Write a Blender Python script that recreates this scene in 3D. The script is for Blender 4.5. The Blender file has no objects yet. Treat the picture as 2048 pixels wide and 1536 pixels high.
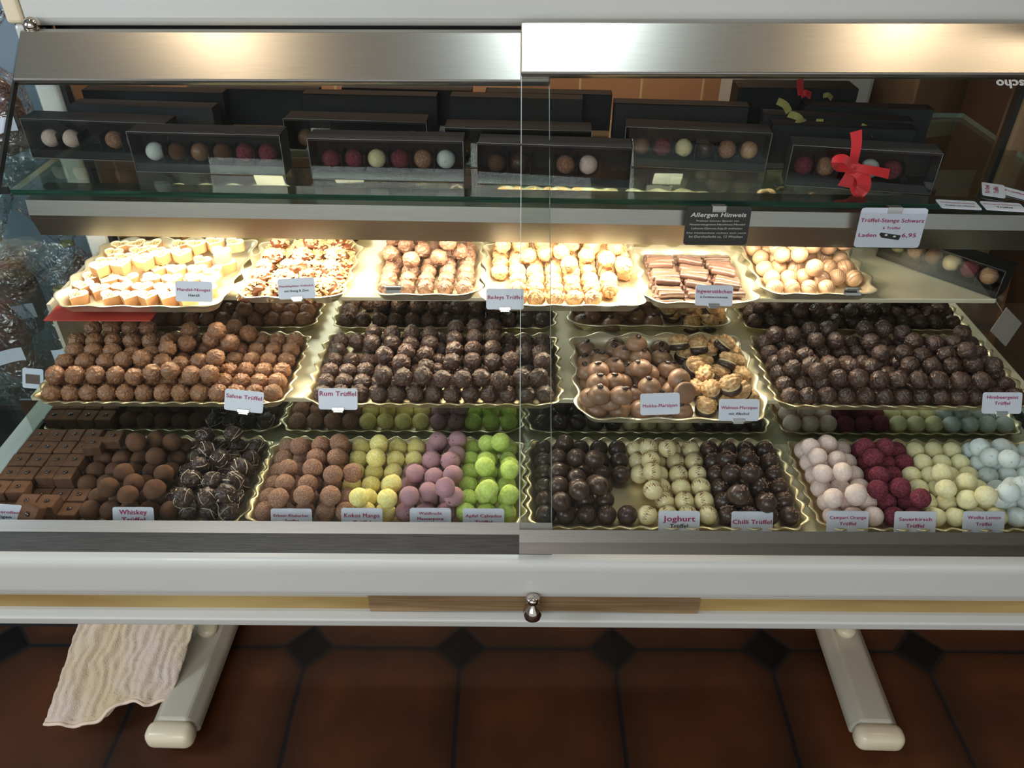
import bpy, bmesh, math, random
from mathutils import Vector, Matrix, noise, Euler
PI = math.pi
random.seed(7)
sc = bpy.context.scene
col = sc.collection

# ---------------------------------------------------------------- camera
F, CX, CY = 1600.0, 1024.0, 768.0
PITCH = math.radians(35.7); YAW = math.radians(0.465)
CAM = Vector((0, 0, 1.5))
RM = (Euler((PI/2 - PITCH, 0, YAW), 'XYZ')).to_matrix()
cd = bpy.data.cameras.new('camera'); cam = bpy.data.objects.new('camera', cd); col.objects.link(cam)
cam.location = CAM; cam.rotation_euler = (PI/2 - PITCH, 0, YAW)
cd.sensor_fit = 'HORIZONTAL'; cd.sensor_width = 36; cd.lens = 36*F/2048; cd.clip_start = 0.02
sc.camera = cam
sc.view_settings.view_transform = 'Standard'; sc.view_settings.look = 'None'
sc.view_settings.gamma = 1; sc.view_settings.exposure = 0.0; sc.view_settings.use_curve_mapping = False
sc.cycles.caustics_reflective = True; sc.cycles.caustics_refractive = False
sc.cycles.max_bounces = 9; sc.cycles.transparent_max_bounces = 24; sc.cycles.sample_clamp_indirect = 6

# ---------------------------------------------------------------- world and lamps
w = bpy.data.worlds.new('world'); sc.world = w; w.use_nodes = True
w.node_tree.nodes['Background'].inputs[0].default_value = (.93, .96, 1, 1)
w.node_tree.nodes['Background'].inputs[1].default_value = 0.80

def area(name, loc, target, sx, sy, power, color, spread=180):
    l = bpy.data.lights.new(name, 'AREA'); l.shape = 'RECTANGLE'; l.size = sx; l.size_y = sy
    l.energy = power; l.color = color; l.spread = math.radians(spread)
    o = bpy.data.objects.new(name, l); col.objects.link(o); o.location = loc
    o.rotation_euler = (Vector(target)-Vector(loc)).to_track_quat('-Z', 'Y').to_euler()
    return o
# daylight from the shop window behind and left of the camera
area('window_light', (-.8, -1.6, 2.3), (0, .9, .8), 1.8, 1.3, 42, (.96, .98, 1))
# unseen cool fill lamp, added to brighten the rack at the left
area('rack_fill_light', (-2.3, .2, 1.9), (-1.0, 1.45, .8), .8, .8, 24, (.74, .88, 1))
# ceiling lamps of the shop
area('ceiling_panel_light', (.15, 1.16, 2.62), (.15, 1.1, 0), .22, .22, 6, (.80, .95, 1))
for lx in (-.93, 1.16, 1.62):
    area('ceiling_spot_light', (lx, 1.16, 2.62), (lx*.8, 1.0, 0), .07, .07, 3.0, (1, .78, .52))
# strip lamp inside the steel channel under the glass shelf, three brighter spots along it
TUBE = (1, .85, .63)
area('strip_lamp_light', (.02, 1.094, .987), (.02, 1.11, .6), 1.40, .014, 8.6, TUBE)
for lx, pw in ((-.455, 1.5), (-.33, .6), (.03, 1.3), (.16, 1.7), (.44, .5)):
    area('strip_lamp_spot', (lx, 1.094, .985), (lx, 1.10, .6), .11, .014, pw*.34, (1, .88, .70))
# warm lamp lighting the tiled wall behind the counter
area('wall_lamp_light', (-.3, 1.95, 1.42), (-.3, 2.12, .9), 1.9, .05, 4, (1, .84, .66))

# ---------------------------------------------------------------- picture helpers
def ray(x, y):
    return RM @ Vector(((x-CX)/F, -(y-CY)/F, -1))
def at(x, y, z=None, Y=None):
    d = ray(x, y)
    t = (z-CAM.z)/d.z if z is not None else (Y-CAM.y)/d.y
    return CAM + d*t
def proj(p):
    q = RM.transposed() @ (Vector(p)-CAM)
    return (CX + F*q.x/-q.z, CY - F*q.y/-q.z)

# ---------------------------------------------------------------- mesh builder
class MB:
    def __init__(s): s.v = []; s.f = []; s.m = []; s.sm = []
    def add(s, vs, fs, mi=0, smooth=True):
        b = len(s.v); s.v += [tuple(v) for v in vs]
        for f in fs: s.f.append([b+i for i in f]); s.m.append(mi); s.sm.append(smooth)
    def box(s, lo, hi, mi=0, bev=0.0, M=None, seg=2):
        bm = bmesh.new(); bmesh.ops.create_cube(bm, size=1)
        c = [(a+b)/2 for a, b in zip(lo, hi)]; d = [b-a for a, b in zip(lo, hi)]
        for v in bm.verts: v.co = Vector((v.co.x*d[0]+c[0], v.co.y*d[1]+c[1], v.co.z*d[2]+c[2]))
        if bev: bmesh.ops.bevel(bm, geom=bm.edges[:], offset=bev, segments=seg, profile=.5, affect='EDGES')
        s.bm(bm, mi, M, smooth=False)
    def bm(s, bm, mi=0, M=None, smooth=True):
        bm.verts.ensure_lookup_table()
        for i, v in enumerate(bm.verts): v.index = i
        s.add([(M @ v.co) if M else v.co for v in bm.verts], [[v.index for v in f.verts] for f in bm.faces], mi, smooth)
        bm.free()
    def ico(s, c, r, sub=2, mi=0, fn=None, M=None):
        bm = bmesh.new(); bmesh.ops.create_icosphere(bm, subdivisions=sub, radius=1)
        rr = r if isinstance(r, (tuple, list)) else (r, r, r)
        for v in bm.verts:
            k = fn(v.co.copy()) if fn else 1
            v.co = Vector((v.co.x*rr[0]*k, v.co.y*rr[1]*k, v.co.z*rr[2]*k))
            if M: v.co = M @ v.co
            v.co += Vector(c)
        s.bm(bm, mi)
    def tube(s, pts, r, n=6, mi=0, closed=False, flat=1.0):
        pts = [Vector(p) for p in pts]; N = len(pts); vs = []
        for i, p in enumerate(pts):
            a = pts[(i-1) % N] if (closed or i) else p
            b = pts[(i+1) % N] if (closed or i < N-1) else p
            t = (b-a).normalized() if (b-a).length > 1e-9 else Vector((0, 0, 1))
            u = t.cross(Vector((0, 0, 1)))
            if u.length < .05: u = t.cross(Vector((1, 0, 0)))
            u.normalize(); w_ = u.cross(t)
            rr = r[i] if isinstance(r, (list, tuple)) else r
            for k in range(n):
                an = 2*PI*k/n; vs.append(p + u*math.cos(an)*rr + w_*math.sin(an)*rr*flat)
        fs = []
        for i in range(N if closed else N-1):
            j = (i+1) % N
            for k in range(n):
                fs.append([i*n+k, i*n+(k+1) % n, j*n+(k+1) % n, j*n+k])
        if not closed: fs += [list(range(n))[::-1], [(N-1)*n+k for k in range(n)]]
        s.add(vs, fs, mi)
    def lathe(s, prof, n=24, mi=0, M=None):
        vs = []
        for r, z in prof:
            for k in range(n):
                a = 2*PI*k/n; p = Vector((r*math.cos(a), r*math.sin(a), z)); vs.append(M @ p if M else p)
        fs = [[i*n+k, i*n+(k+1) % n, (i+1)*n+(k+1) % n, (i+1)*n+k] for i in range(len(prof)-1) for k in range(n)]
        fs += [list(range(n))[::-1], [(len(prof)-1)*n+k for k in range(n)]]
        s.add(vs, fs, mi)
    def prism(s, poly, x0, x1, mi=0):          # polygon in (Y,Z), extruded along X
        n = len(poly)
        vs = [(x0, a, b) for a, b in poly]+[(x1, a, b) for a, b in poly]
        fs = [[i, (i+1) % n, n+(i+1) % n, n+i] for i in range(n)]+[list(range(n))[::-1], list(range(n, 2*n))]
        s.add(vs, fs, mi, False)
    def quad(s, a, b, c, d, mi=0): s.add([a, b, c, d], [[0, 1, 2, 3]], mi, False)
    def mesh(s, name, mats):
        me = bpy.data.meshes.new(name); me.from_pydata(s.v, [], s.f)
        for m in (mats if isinstance(mats, (list, tuple)) else [mats]): me.materials.append(m)
        me.polygons.foreach_set('material_index', s.m); me.polygons.foreach_set('use_smooth', s.sm)
        bm = bmesh.new(); bm.from_mesh(me); bmesh.ops.recalc_face_normals(bm, faces=bm.faces); bm.to_mesh(me); bm.free()
        me.update(); return me
    def build(s, name, mats, parent=None, loc=None, rot=None):
        return obj(name, s.mesh(name, mats), parent, loc, rot)

def obj(name, me, parent=None, loc=None, rot=None):
    o = bpy.data.objects.new(name, me); col.objects.link(o)
    if parent: o.parent = parent
    if loc is not None: o.location = loc
    if rot is not None: o.rotation_euler = rot
    return o
def bevel(o, w_, seg=2, ang=40):
    m = o.modifiers.new('bevel', 'BEVEL'); m.width = w_; m.segments = seg; m.limit_method = 'ANGLE'; m.angle_limit = math.radians(ang); m.harden_normals = False
    return o
def tag(o, label, cat, group=None, kind=None):
    o['label'] = label; o['category'] = cat
    if group: o['group'] = group
    if kind: o['kind'] = kind
    return o
def empty(name, loc=(0, 0, 0), rot=(0, 0, 0)):
    e = bpy.data.objects.new(name, None); col.objects.link(e); e.location = loc; e.rotation_euler = rot; e.empty_display_size = .02
    return e
def struct(o, label=None):
    o['kind'] = 'structure'
    if label: o['label'] = label
    return o
def copy_tree(o, parent=None):
    c = o.copy(); col.objects.link(c)
    if parent: c.parent = parent
    for ch in list(o.children): copy_tree(ch, c)
    return c

# ---------------------------------------------------------------- materials
def srgb(r, g, b):
    f = lambda c: (c/255/12.92) if c/255 <= .04045 else ((c/255+.055)/1.055)**2.4
    return (f(r), f(g), f(b), 1)
def N(nt, t, **kw):
    n = nt.nodes.new(t)
    for k, v in kw.items(): setattr(n, k, v)
    return n
def mat(name, c, rough=.5, metal=0.0, c2=None, scale=60, bump=0.0, bscale=300, spec=.5, coat=0.0, sheen=0.0, contrast=(.35, .65), aniso=None, bdist=.001, sss=0, vary=0.0, detail=4):
    m = bpy.data.materials.new(name); m.use_nodes = True; nt = m.node_tree; b = nt.nodes['Principled BSDF']
    b.inputs['Base Color'].default_value = c; b.inputs['Roughness'].default_value = rough; b.inputs['Metallic'].default_value = metal
    b.inputs['Specular IOR Level'].default_value = spec; b.inputs['Coat Weight'].default_value = coat
    if sss: b.inputs['Subsurface Weight'].default_value = sss; b.inputs['Subsurface Scale'].default_value = .003
    b.inputs['Sheen Weight'].default_value = sheen
    tc = N(nt, 'ShaderNodeTexCoord'); src = tc.outputs['Object']
    if aniso:
        mp = N(nt, 'ShaderNodeMapping'); mp.inputs['Scale'].default_value = aniso; nt.links.new(src, mp.inputs[0]); src = mp.outputs[0]
    out = None
    if c2 is not None:
        n = N(nt, 'ShaderNodeTexNoise'); n.inputs['Scale'].default_value = scale; n.inputs['Detail'].default_value = detail; nt.links.new(src, n.inputs['Vector'])
        r = N(nt, 'ShaderNodeValToRGB'); r.color_ramp.elements[0].position = contrast[0]; r.color_ramp.elements[1].position = contrast[1]
        r.color_ramp.elements[0].color = c; r.color_ramp.elements[1].color = c2
        nt.links.new(n.outputs[0], r.inputs[0]); out = r.outputs[0]
    if vary:
        oi = N(nt, 'ShaderNodeObjectInfo'); mr = N(nt, 'ShaderNodeMapRange'); mr.inputs[3].default_value = 1-vary; mr.inputs[4].default_value = 1+vary
        nt.links.new(oi.outputs['Random'], mr.inputs[0])
        hs = N(nt, 'ShaderNodeHueSaturation'); nt.links.new(mr.outputs[0], hs.inputs['Value'])
        if out: nt.links.new(out, hs.inputs['Color'])
        else: hs.inputs['Color'].default_value = c
        out = hs.outputs[0]
    if out: nt.links.new(out, b.inputs['Base Color'])
    if bump:
        n = N(nt, 'ShaderNodeTexNoise'); n.inputs['Scale'].default_value = bscale; n.inputs['Detail'].default_value = 5; nt.links.new(src, n.inputs['Vector'])
        bp = N(nt, 'ShaderNodeBump'); bp.inputs['Strength'].default_value = bump; bp.inputs['Distance'].default_value = bdist
        nt.links.new(n.outputs[0], bp.inputs['Height']); nt.links.new(bp.outputs[0], b.inputs['Normal'])
    return m
def glass(name, tint=(1, 1, 1, 1), refl=(1, 1, 1, 1), ior=1.5, rough=.0, extra=0.0):
    m = bpy.data.materials.new(name); m.use_nodes = True; nt = m.node_tree; nt.nodes.clear()
    o = N(nt, 'ShaderNodeOutputMaterial'); t = N(nt, 'ShaderNodeBsdfTransparent'); t.inputs[0].default_value = tint
    g = N(nt, 'ShaderNodeBsdfGlossy'); g.inputs['Color'].default_value = refl; g.inputs['Roughness'].default_value = rough
    f = N(nt, 'ShaderNodeLayerWeight'); f.inputs[0].default_value = .5; mx = N(nt, 'ShaderNodeMixShader')
    f0 = ((ior-1)/(ior+1))**2; pw = N(nt, 'ShaderNodeMath', operation='POWER'); pw.inputs[1].default_value = 5; nt.links.new(f.outputs['Facing'], pw.inputs[0])
    ad = N(nt, 'ShaderNodeMath', operation='MULTIPLY_ADD'); ad.inputs[1].default_value = 1-f0; ad.inputs[2].default_value = f0+extra; ad.use_clamp = True
    nt.links.new(pw.outputs[0], ad.inputs[0]); nt.links.new(ad.outputs[0], mx.inputs[0])
    nt.links.new(t.outputs[0], mx.inputs[1]); nt.links.new(g.outputs[0], mx.inputs[2]); nt.links.new(mx.outputs[0], o.inputs[0])
    return m

M = {}
M['white'] = mat('white_enamel', srgb(204, 203, 197), .22, c2=srgb(198, 197, 189), scale=2.5, coat=.3)
M['cream'] = mat('cream_enamel', srgb(196, 190, 172), .35, c2=srgb(186, 178, 158), scale=5, bump=.05, bscale=60)
M['cap'] = mat('ivory_plastic', srgb(235, 222, 190), .25, c2=srgb(225, 210, 178), scale=8)
M['recess'] = mat('yellowed_panel', srgb(176, 150, 92), .5, c2=srgb(150, 120, 66), scale=4, aniso=(1, 6, 6))
M['steel'] = mat('brushed_steel', srgb(176, 172, 164), .30, 1.0, c2=srgb(164, 160, 153), scale=50, aniso=(.4, 60, 60))
M['steel_m'] = mat('grey_steel', srgb(138, 132, 124), .36, 1.0, c2=srgb(126, 121, 114), scale=50, aniso=(.4, 60, 60))
M['steel_d'] = mat('dark_steel', srgb(74, 72, 68), .4, .8, c2=srgb(60, 58, 55), scale=30, aniso=(1, 40, 40))
M['strip'] = mat('reflection_tinted_strip', srgb(176, 146, 108), .35, .55, c2=srgb(150, 120, 84), scale=10, aniso=(1, 30, 30))  # yellow-brown reflection in the strip is set in its base colour
M['chrome'] = mat('chrome', srgb(190, 180, 168), .12, 1.0)
M['shelf'] = mat('shelf_steel', srgb(236, 228, 198), .30, .25, c2=srgb(224, 214, 180), scale=9, contrast=(.3, .7))
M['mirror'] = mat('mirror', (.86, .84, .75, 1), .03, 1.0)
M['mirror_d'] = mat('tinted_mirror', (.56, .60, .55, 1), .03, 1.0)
M['black'] = mat('black_gap', srgb(22, 22, 22), .5)
M['rubber'] = mat('black_seal', srgb(28, 28, 28), .45)
M['tray'] = mat('champagne_tray', srgb(226, 212, 176), .33, .85, c2=srgb(210, 194, 152), scale=12, bump=.08, bscale=25)
M['tray2'] = mat('pale_gold_tray', srgb(236, 228, 204), .33, .75, c2=srgb(222, 210, 176), scale=12, bump=.08, bscale=25)
M['milk'] = mat('milk_chocolate', srgb(152, 108, 76), .40, c2=srgb(134, 92, 64), scale=120, bump=.55, bscale=260, vary=.12)
M['milk_s'] = mat('smooth_milk_chocolate', srgb(140, 106, 82), .36, c2=srgb(128, 96, 74), scale=60, vary=.08)
M['dark'] = mat('dark_chocolate', srgb(94, 69, 57), .36, c2=srgb(76, 55, 45), scale=120, bump=.55, bscale=260, vary=.15)
M['darker'] = mat('bitter_chocolate', srgb(84, 62, 53), .33, c2=srgb(66, 48, 41), scale=120, bump=.55, bscale=260, vary=.15)
M['black_choc'] = mat('black_chocolate', srgb(70, 52, 44), .3, c2=srgb(58, 43, 37), scale=60, vary=.1)
M['midmilk'] = mat('light_milk_chocolate', srgb(140, 104, 84), .38, c2=srgb(112, 80, 62), scale=120, bump=.55, bscale=260, vary=.1)
M['cocoa'] = mat('cocoa_powder', srgb(104, 74, 56), .95, c2=srgb(88, 64, 50), scale=90, bump=.4, bscale=900, spec=.1, vary=.12)
M['cocoa_sq'] = mat('cocoa_dusted_square', srgb(108, 78, 60), .9, c2=srgb(94, 67, 52), scale=90, bump=.4, bscale=900, spec=.1, vary=.1)
def coated(name, a, b_, sc_=420, ct=(.42, .62), rough=.85, bump=.6, vary=.05):
    return mat(name, a, rough, c2=b_, scale=sc_, bump=bump, bscale=700, contrast=ct, spec=.25, vary=vary, bdist=.0015)
M['erdbeer'] = coated('strawberry_sugar_coat', srgb(140, 100, 84), srgb(188, 150, 118), 620, (.46, .66))
M['mango'] = coated('yellow_coconut_coat', srgb(232, 214, 116), srgb(246, 236, 176))
M['wald'] = coated('mauve_berry_coat', srgb(172, 132, 140), srgb(92, 52, 62), 170, (.64, .70))
M['apfel'] = coated('lime_green_coat', srgb(184, 206, 100), srgb(204, 224, 126), 250)
M['campari'] = coated('pale_pink_coat', srgb(226, 200, 192), srgb(236, 216, 208), 300)
M['kirsch'] = coated('cherry_red_coat', srgb(98, 38, 52), srgb(134, 62, 76), 420)
M['wodka'] = coated('pale_yellow_coat', srgb(228, 218, 168), srgb(236, 230, 190), 250)
M['blau'] = coated('white_blue_coat', srgb(218, 226, 226), srgb(150, 160, 164), 190, (.62, .74))
M['kiss'] = mat('white_chocolate', srgb(226, 212, 166), .35, c2=srgb(220, 204, 156), scale=50, coat=.2, vary=.04)
M['caramel'] = mat('caramel_chocolate', srgb(198, 160, 126), .32, c2=srgb(190, 150, 116), scale=60, coat=.2, vary=.05)
M['baileys'] = mat('pale_cream_chocolate', srgb(206, 164, 116), .45, c2=srgb(180, 128, 84), scale=140, bump=.3, bscale=500, vary=.08)
M['stripe_d'] = mat('brown_drizzle', srgb(132, 82, 50), .4)
M['stripe_w'] = mat('white_drizzle', srgb(226, 208, 178), .45)
M['stripe_m'] = mat('fine_brown_drizzle', srgb(108, 76, 58), .4)
M['nib'] = mat('cocoa_nib', srgb(158, 122, 104), .6, c2=srgb(112, 80, 66), scale=200)
M['bean'] = mat('coffee_bean', srgb(52, 32, 24), .22, c2=srgb(38, 24, 18), scale=80, coat=.3)
M['bean_line'] = mat('coffee_bean_seam', srgb(120, 92, 74), .5)
M['walnut'] = mat('walnut_kernel', srgb(214, 178, 128), .5, c2=srgb(172, 126, 80), scale=160, bump=.4, bscale=500, vary=.08)
M['marzipan'] = mat('marzipan', srgb(224, 204, 160), .6, c2=srgb(210, 186, 140), scale=100)
M['almond'] = mat('almond_sliver', srgb(226, 192, 142), .5, c2=srgb(206, 162, 106), scale=150, vary=.06)
M['glaze'] = mat('nut_glaze', srgb(118, 66, 40), .45, c2=srgb(92, 50, 30), scale=90, bump=.3, bscale=300)
M['heart_side'] = mat('heart_nougat_side', srgb(196, 146, 102), .5, c2=srgb(180, 130, 88), scale=60)
M['heart_rim'] = mat('heart_cream_rim', srgb(236, 226, 190), .5)
M['heart_fill'] = mat('heart_filling', srgb(226, 210, 158), .55, c2=srgb(200, 178, 122), scale=160)
M['chip'] = mat('chopped_pistachio', srgb(150, 118, 74), .7, c2=srgb(120, 106, 56), scale=90)
M['ginger'] = mat('ginger_bar_chocolate', srgb(108, 78, 66), .3, c2=srgb(84, 60, 50), scale=90, bump=.2, bscale=250, coat=.2, vary=.1)
M['card'] = mat('white_card', srgb(204, 206, 219), .35, coat=.2)
M['ink'] = mat('magenta_ink', srgb(158, 28, 84), .5)
M['inkb'] = mat('black_ink', srgb(34, 32, 34), .5)
M['card_b'] = mat('black_card', srgb(38, 34, 33), .3, coat=.2)
M['inkw'] = mat('white_ink', srgb(214, 212, 210), .5)
M['clip'] = mat('clip_steel', srgb(178, 176, 172), .2, 1.0)
M['box'] = mat('black_carton', srgb(34, 36, 38), .6, c2=srgb(28, 29, 31), scale=20, spec=.35)
M['film'] = glass('clear_film', (.93, .92, .9, 1), ior=1.5, extra=.02)
M['crease'] = mat('film_crease', srgb(128, 124, 118), .3)
M['pane'] = glass('door_glass', (.93, .95, .94, 1), ior=1.25)
M['side'] = glass('side_glass', (.86, .91, .90, 1), ior=1.3)
M['gshelf'] = glass('glass_shelf', (.68, .76, .71, 1), ior=1.5, extra=.03)
M['gedge'] = mat('glass_edge', srgb(36, 74, 58), .12, c2=srgb(22, 44, 38), scale=14, aniso=(1, 30, 30))
M['gedge_l'] = mat('pale_glass_edge', srgb(190, 200, 196), .15)
M['gedge_l2'] = mat('grey_glass_edge', srgb(120, 130, 126), .2)
M['ribbon'] = mat('red_ribbon', srgb(196, 24, 32), .45, sheen=.3)
M['ribbon_y'] = mat('olive_gauze', srgb(136, 128, 70), .6)
M['redmat'] = mat('red_plastic', srgb(182, 64, 52), .4)
M['towel'] = mat('terry_towel', srgb(218, 200, 190), .95, c2=srgb(206, 184, 146), scale=7, bump=.8, bscale=420, sheen=.3, bdist=.003, contrast=(.3, .7))
M['hem'] = mat('towel_hem', srgb(232, 208, 184), .9, bump=.5, bscale=600)
M['bluewall'] = mat('blue_grey_plaster', srgb(124, 138, 150), .8, c2=srgb(110, 124, 136), scale=3)
M['brownwood'] = mat('brown_wood', srgb(92, 64, 46), .5, c2=srgb(70, 46, 32), scale=6, aniso=(8, 1, 1))
M['carton'] = mat('carton_and_dim_post', srgb(140, 108, 76), .7, c2=srgb(124, 94, 66), scale=5)
M['greyw'] = mat('grey_white_panel', srgb(184, 184, 178), .5)
M['bluep'] = mat('blue_plastic', srgb(120, 146, 190), .5)
M['orange'] = mat('copper_board', srgb(176, 104, 60), .5, c2=srgb(150, 84, 46), scale=4)
M['cello'] = glass('cellophane', (.90, .93, .96, 1), ior=1.5, rough=.22, extra=.09)
def crinkle(m, sc1):
    nt = m.node_tree; tc = N(nt, 'ShaderNodeTexCoord'); v = N(nt, 'ShaderNodeTexVoronoi', feature='DISTANCE_TO_EDGE'); v.inputs['Scale'].default_value = sc1
    nz = N(nt, 'ShaderNodeTexNoise'); nz.inputs['Scale'].default_value = sc1*.6; mx = N(nt, 'ShaderNodeMixRGB'); mx.inputs[0].default_value = .25
    nt.links.new(tc.outputs['Object'], nz.inputs['Vector']); nt.links.new(tc.outputs['Object'], mx.inputs[1]); nt.links.new(nz.outputs['Color'], mx.inputs[2]); nt.links.new(mx.outputs[0], v.inputs['Vector'])
    bp = N(nt, 'ShaderNodeBump'); bp.inputs['Strength'].default_value = 1; bp.inputs['Distance'].default_value = .008; nt.links.new(v.outputs[0], bp.inputs['Height'])
    for n in nt.nodes:
        if n.type in ('BSDF_GLOSSY', 'LAYER_WEIGHT'): nt.links.new(bp.outputs[0], n.inputs['Normal'])
crinkle(M['cello'], 30)
M['sweet'] = mat('brown_praline_filling', srgb(104, 62, 48), .6, c2=srgb(76, 44, 34), scale=50, bump=.5, bscale=90)
M['gtag'] = mat('grey_tag', srgb(128, 120, 114), .6)

def tile_wall_mat():
    m = mat('terracotta_wall_tile', srgb(176, 112, 66), .45)
    nt = m.node_tree; b = nt.nodes['Principled BSDF']; tc = N(nt, 'ShaderNodeTexCoord')
    mp = N(nt, 'ShaderNodeMapping'); mp.inputs['Rotation'].default_value = (PI/2, 0, 0); nt.links.new(tc.outputs['Object'], mp.inputs[0])
    br = N(nt, 'ShaderNodeTexBrick'); br.offset = 0; br.inputs['Scale'].default_value = 1
    br.inputs['Color1'].default_value = srgb(186, 134, 96); br.inputs['Color2'].default_value = srgb(174, 122, 86); br.inputs['Mortar'].default_value = srgb(214, 180, 130)
    br.inputs['Mortar Size'].default_value = .003; br.inputs['Brick Width'].default_value = .16; br.inputs['Row Height'].default_value = .16
    nt.links.new(mp.outputs[0], br.inputs['Vector']); nt.links.new(br.outputs['Color'], b.inputs['Base Color'])
    return m
M['walltile'] = tile_wall_mat()

def floor_mat():
    m = mat('octagon_floor_tile', srgb(120, 60, 30), .5, spec=.25)
    nt = m.node_tree; b = nt.nodes['Principled BSDF']; L = nt.links
    tc = N(nt, 'ShaderNodeTexCoord'); sp = N(nt, 'ShaderNodeSeparateXYZ'); L.new(tc.outputs['Object'], sp.inputs[0])
    T = .3355; X0, Y0 = -.121, 1.09
    def mth(op, a, b2=None, c=None):
        n = N(nt, 'ShaderNodeMath', operation=op)
        for i, v in enumerate((a, b2, c)):
            if v is None: continue
            if isinstance(v, (int, float)): n.inputs[i].default_value = v
            else: L.new(v, n.inputs[i])
        return n.outputs[0]
    def fold(s, o):       # distance to the nearest grid line
        t = mth('DIVIDE', mth('SUBTRACT', s, o), T); fr = mth('SUBTRACT', t, mth('ROUND', t)); return mth('MULTIPLY', mth('ABSOLUTE', fr), T)
    nz = N(nt, 'ShaderNodeTexNoise'); nz.inputs['Scale'].default_value = 9; L.new(tc.outputs['Object'], nz.inputs['Vector'])
    wob = mth('MULTIPLY', mth('SUBTRACT', nz.outputs[0], .5), .008)
    ax, ay = fold(mth('ADD', sp.outputs[0], wob), X0), fold(mth('ADD', sp.outputs[1], wob), Y0)
    su = mth('ADD', ax, ay)
    dot = mth('LESS_THAN', su, .052)
    edge = mth('MINIMUM', mth('ADD', mth('MINIMUM', ax, ay), mth('MULTIPLY', mth('LESS_THAN', su, .056), 1.0)), mth('ABSOLUTE', mth('MULTIPLY', mth('SUBTRACT', su, .056), .7)))
    inner = mth('MULTIPLY', mth('LESS_THAN', mth('MINIMUM', ax, ay), .0045), mth('GREATER_THAN', su, .056))
    ring = mth('LESS_THAN', mth('ABSOLUTE', mth('SUBTRACT', su, .056)), .005)
    gr = mth('MAXIMUM', inner, ring)
    n2 = N(nt, 'ShaderNodeTexNoise'); n2.inputs['Scale'].default_value = 5; n2.inputs['Detail'].default_value = 6; L.new(tc.outputs['Object'], n2.inputs['Vector'])
    r = N(nt, 'ShaderNodeValToRGB'); r.color_ramp.elements[0].position = .3; r.color_ramp.elements[1].position = .72
    r.color_ramp.elements[0].color = srgb(66, 37, 21); r.color_ramp.elements[1].color = srgb(94, 52, 27); L.new(n2.outputs[0], r.inputs[0])
    # darker rim of every tile
    rim = N(nt, 'ShaderNodeMapRange'); rim.inputs[1].default_value = .0; rim.inputs[2].default_value = .07; rim.inputs[3].default_value = .75; rim.inputs[4].default_value = 0; L.new(edge, rim.inputs[0])
    def mix(f, a, c):
        mx = N(nt, 'ShaderNodeMix', data_type='RGBA')
        L.new(f, mx.inputs[0]) 
        for i, v in ((6, a), (7, c)):
            if isinstance(v, tuple): mx.inputs[i].default_value = v
            else: L.new(v, mx.inputs[i])
        return mx.outputs[2]
    c = mix(rim.outputs[0], r.outputs[0], srgb(40, 27, 17))
    c = mix(dot, c, srgb(15, 11, 11)); c = mix(gr, c, srgb(30, 27, 26))
    L.new(c, b.inputs['Base Color'])
    h = N(nt, 'ShaderNodeMapRange'); h.inputs[1].default_value = .0; h.inputs[2].default_value = .012; L.new(edge, h.inputs[0])
    bp = N(nt, 'ShaderNodeBump'); bp.inputs['Strength'].default_value = .3; bp.inputs['Distance'].default_value = .003
    L.new(mth('ADD', h.outputs[0], mth('MULTIPLY', n2.outputs[0], .35)), bp.inputs['Height']); L.new(bp.outputs[0], b.inputs['Normal'])
    return m
M['floor'] = floor_mat()

# ---------------------------------------------------------------- the room
b = MB(); b.quad((-3, -2.5, 0), (3, -2.5, 0), (3, 2.3, 0), (-3, 2.3, 0)); struct(b.build('floor', M['floor']))
b = MB(); b.box((-3, 2.15, 0), (.60, 2.2, 2.7)); struct(b.build('wall_back', M['walltile']))
b = MB(); b.box((.60, 2.12, 0), (3, 2.2, 2.7)); struct(b.build('wall_back_right', M['brownwood']))
b = MB(); b.box((-3, 1.62, 0), (-.955, 1.70, 2.7)); struct(b.build('wall_left', M['bluewall']))
b = MB(); b.box((-3, -2.6, 2.7), (3, 2.3, 2.8)); struct(b.build('ceiling', M['greyw']))
b = MB(); b.box((-3.1, -2.6, 0), (-3, 2.3, 2.7)); struct(b.build('wall_left', M['greyw']))
b = MB(); b.box((3, -2.6, 0), (3.1, 2.3, 2.7)); struct(b.build('wall_right', M['brownwood']))

# ---------------------------------------------------------------- display case
GB = (.716, .7507)                       # (Y,Z) foot of the sloping glass
GS = .871                                # its slope dz/dY
def gl(Y): return .127 + GS*Y            # glass height over Y
GN = Vector((0, -GS, 1)).normalized(); GD = Vector((0, 1, GS)).normalized()
XL, XR = -.735, .80
case = empty('display_case', (0, 1.0, 0)); tag(case, 'white enamelled confectionery display case with sloping glass doors', 'display case')
def cpart(name, mb, m, parent=None, label=None):
    o = mb.build(name, m)
    o.parent = parent or case
    o.location = (0, -1.0, 0)
    if parent: o.location = (0, 0, 0)
    if label: o['label'] = label
    return o
# base box
b = MB(); b.prism([(.700, .731), (.722, .731), (.722, .700), (1.40, .700), (1.40, .60), (.72, .60), (.70, .650), (.690, .660), (.686, .670), (.686, .718), (.690, .728)], -.80, .865)
bevel(cpart('base_panel', b, M['white']), .004, 3, 20)
b = MB(); b.box((-.80, .703, .610), (.865, .712, .655)); cpart('drawer_recess', b, M['recess'], label='yellowed recessed strip')
b = MB(); b.prism([(.686, .615), (.698, .618), (.9, .618), (.9, .596), (.70, .596), (.688, .599)], -.80, .865); bevel(cpart('lower_rim', b, M['white']), .003, 3, 20)
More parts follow.
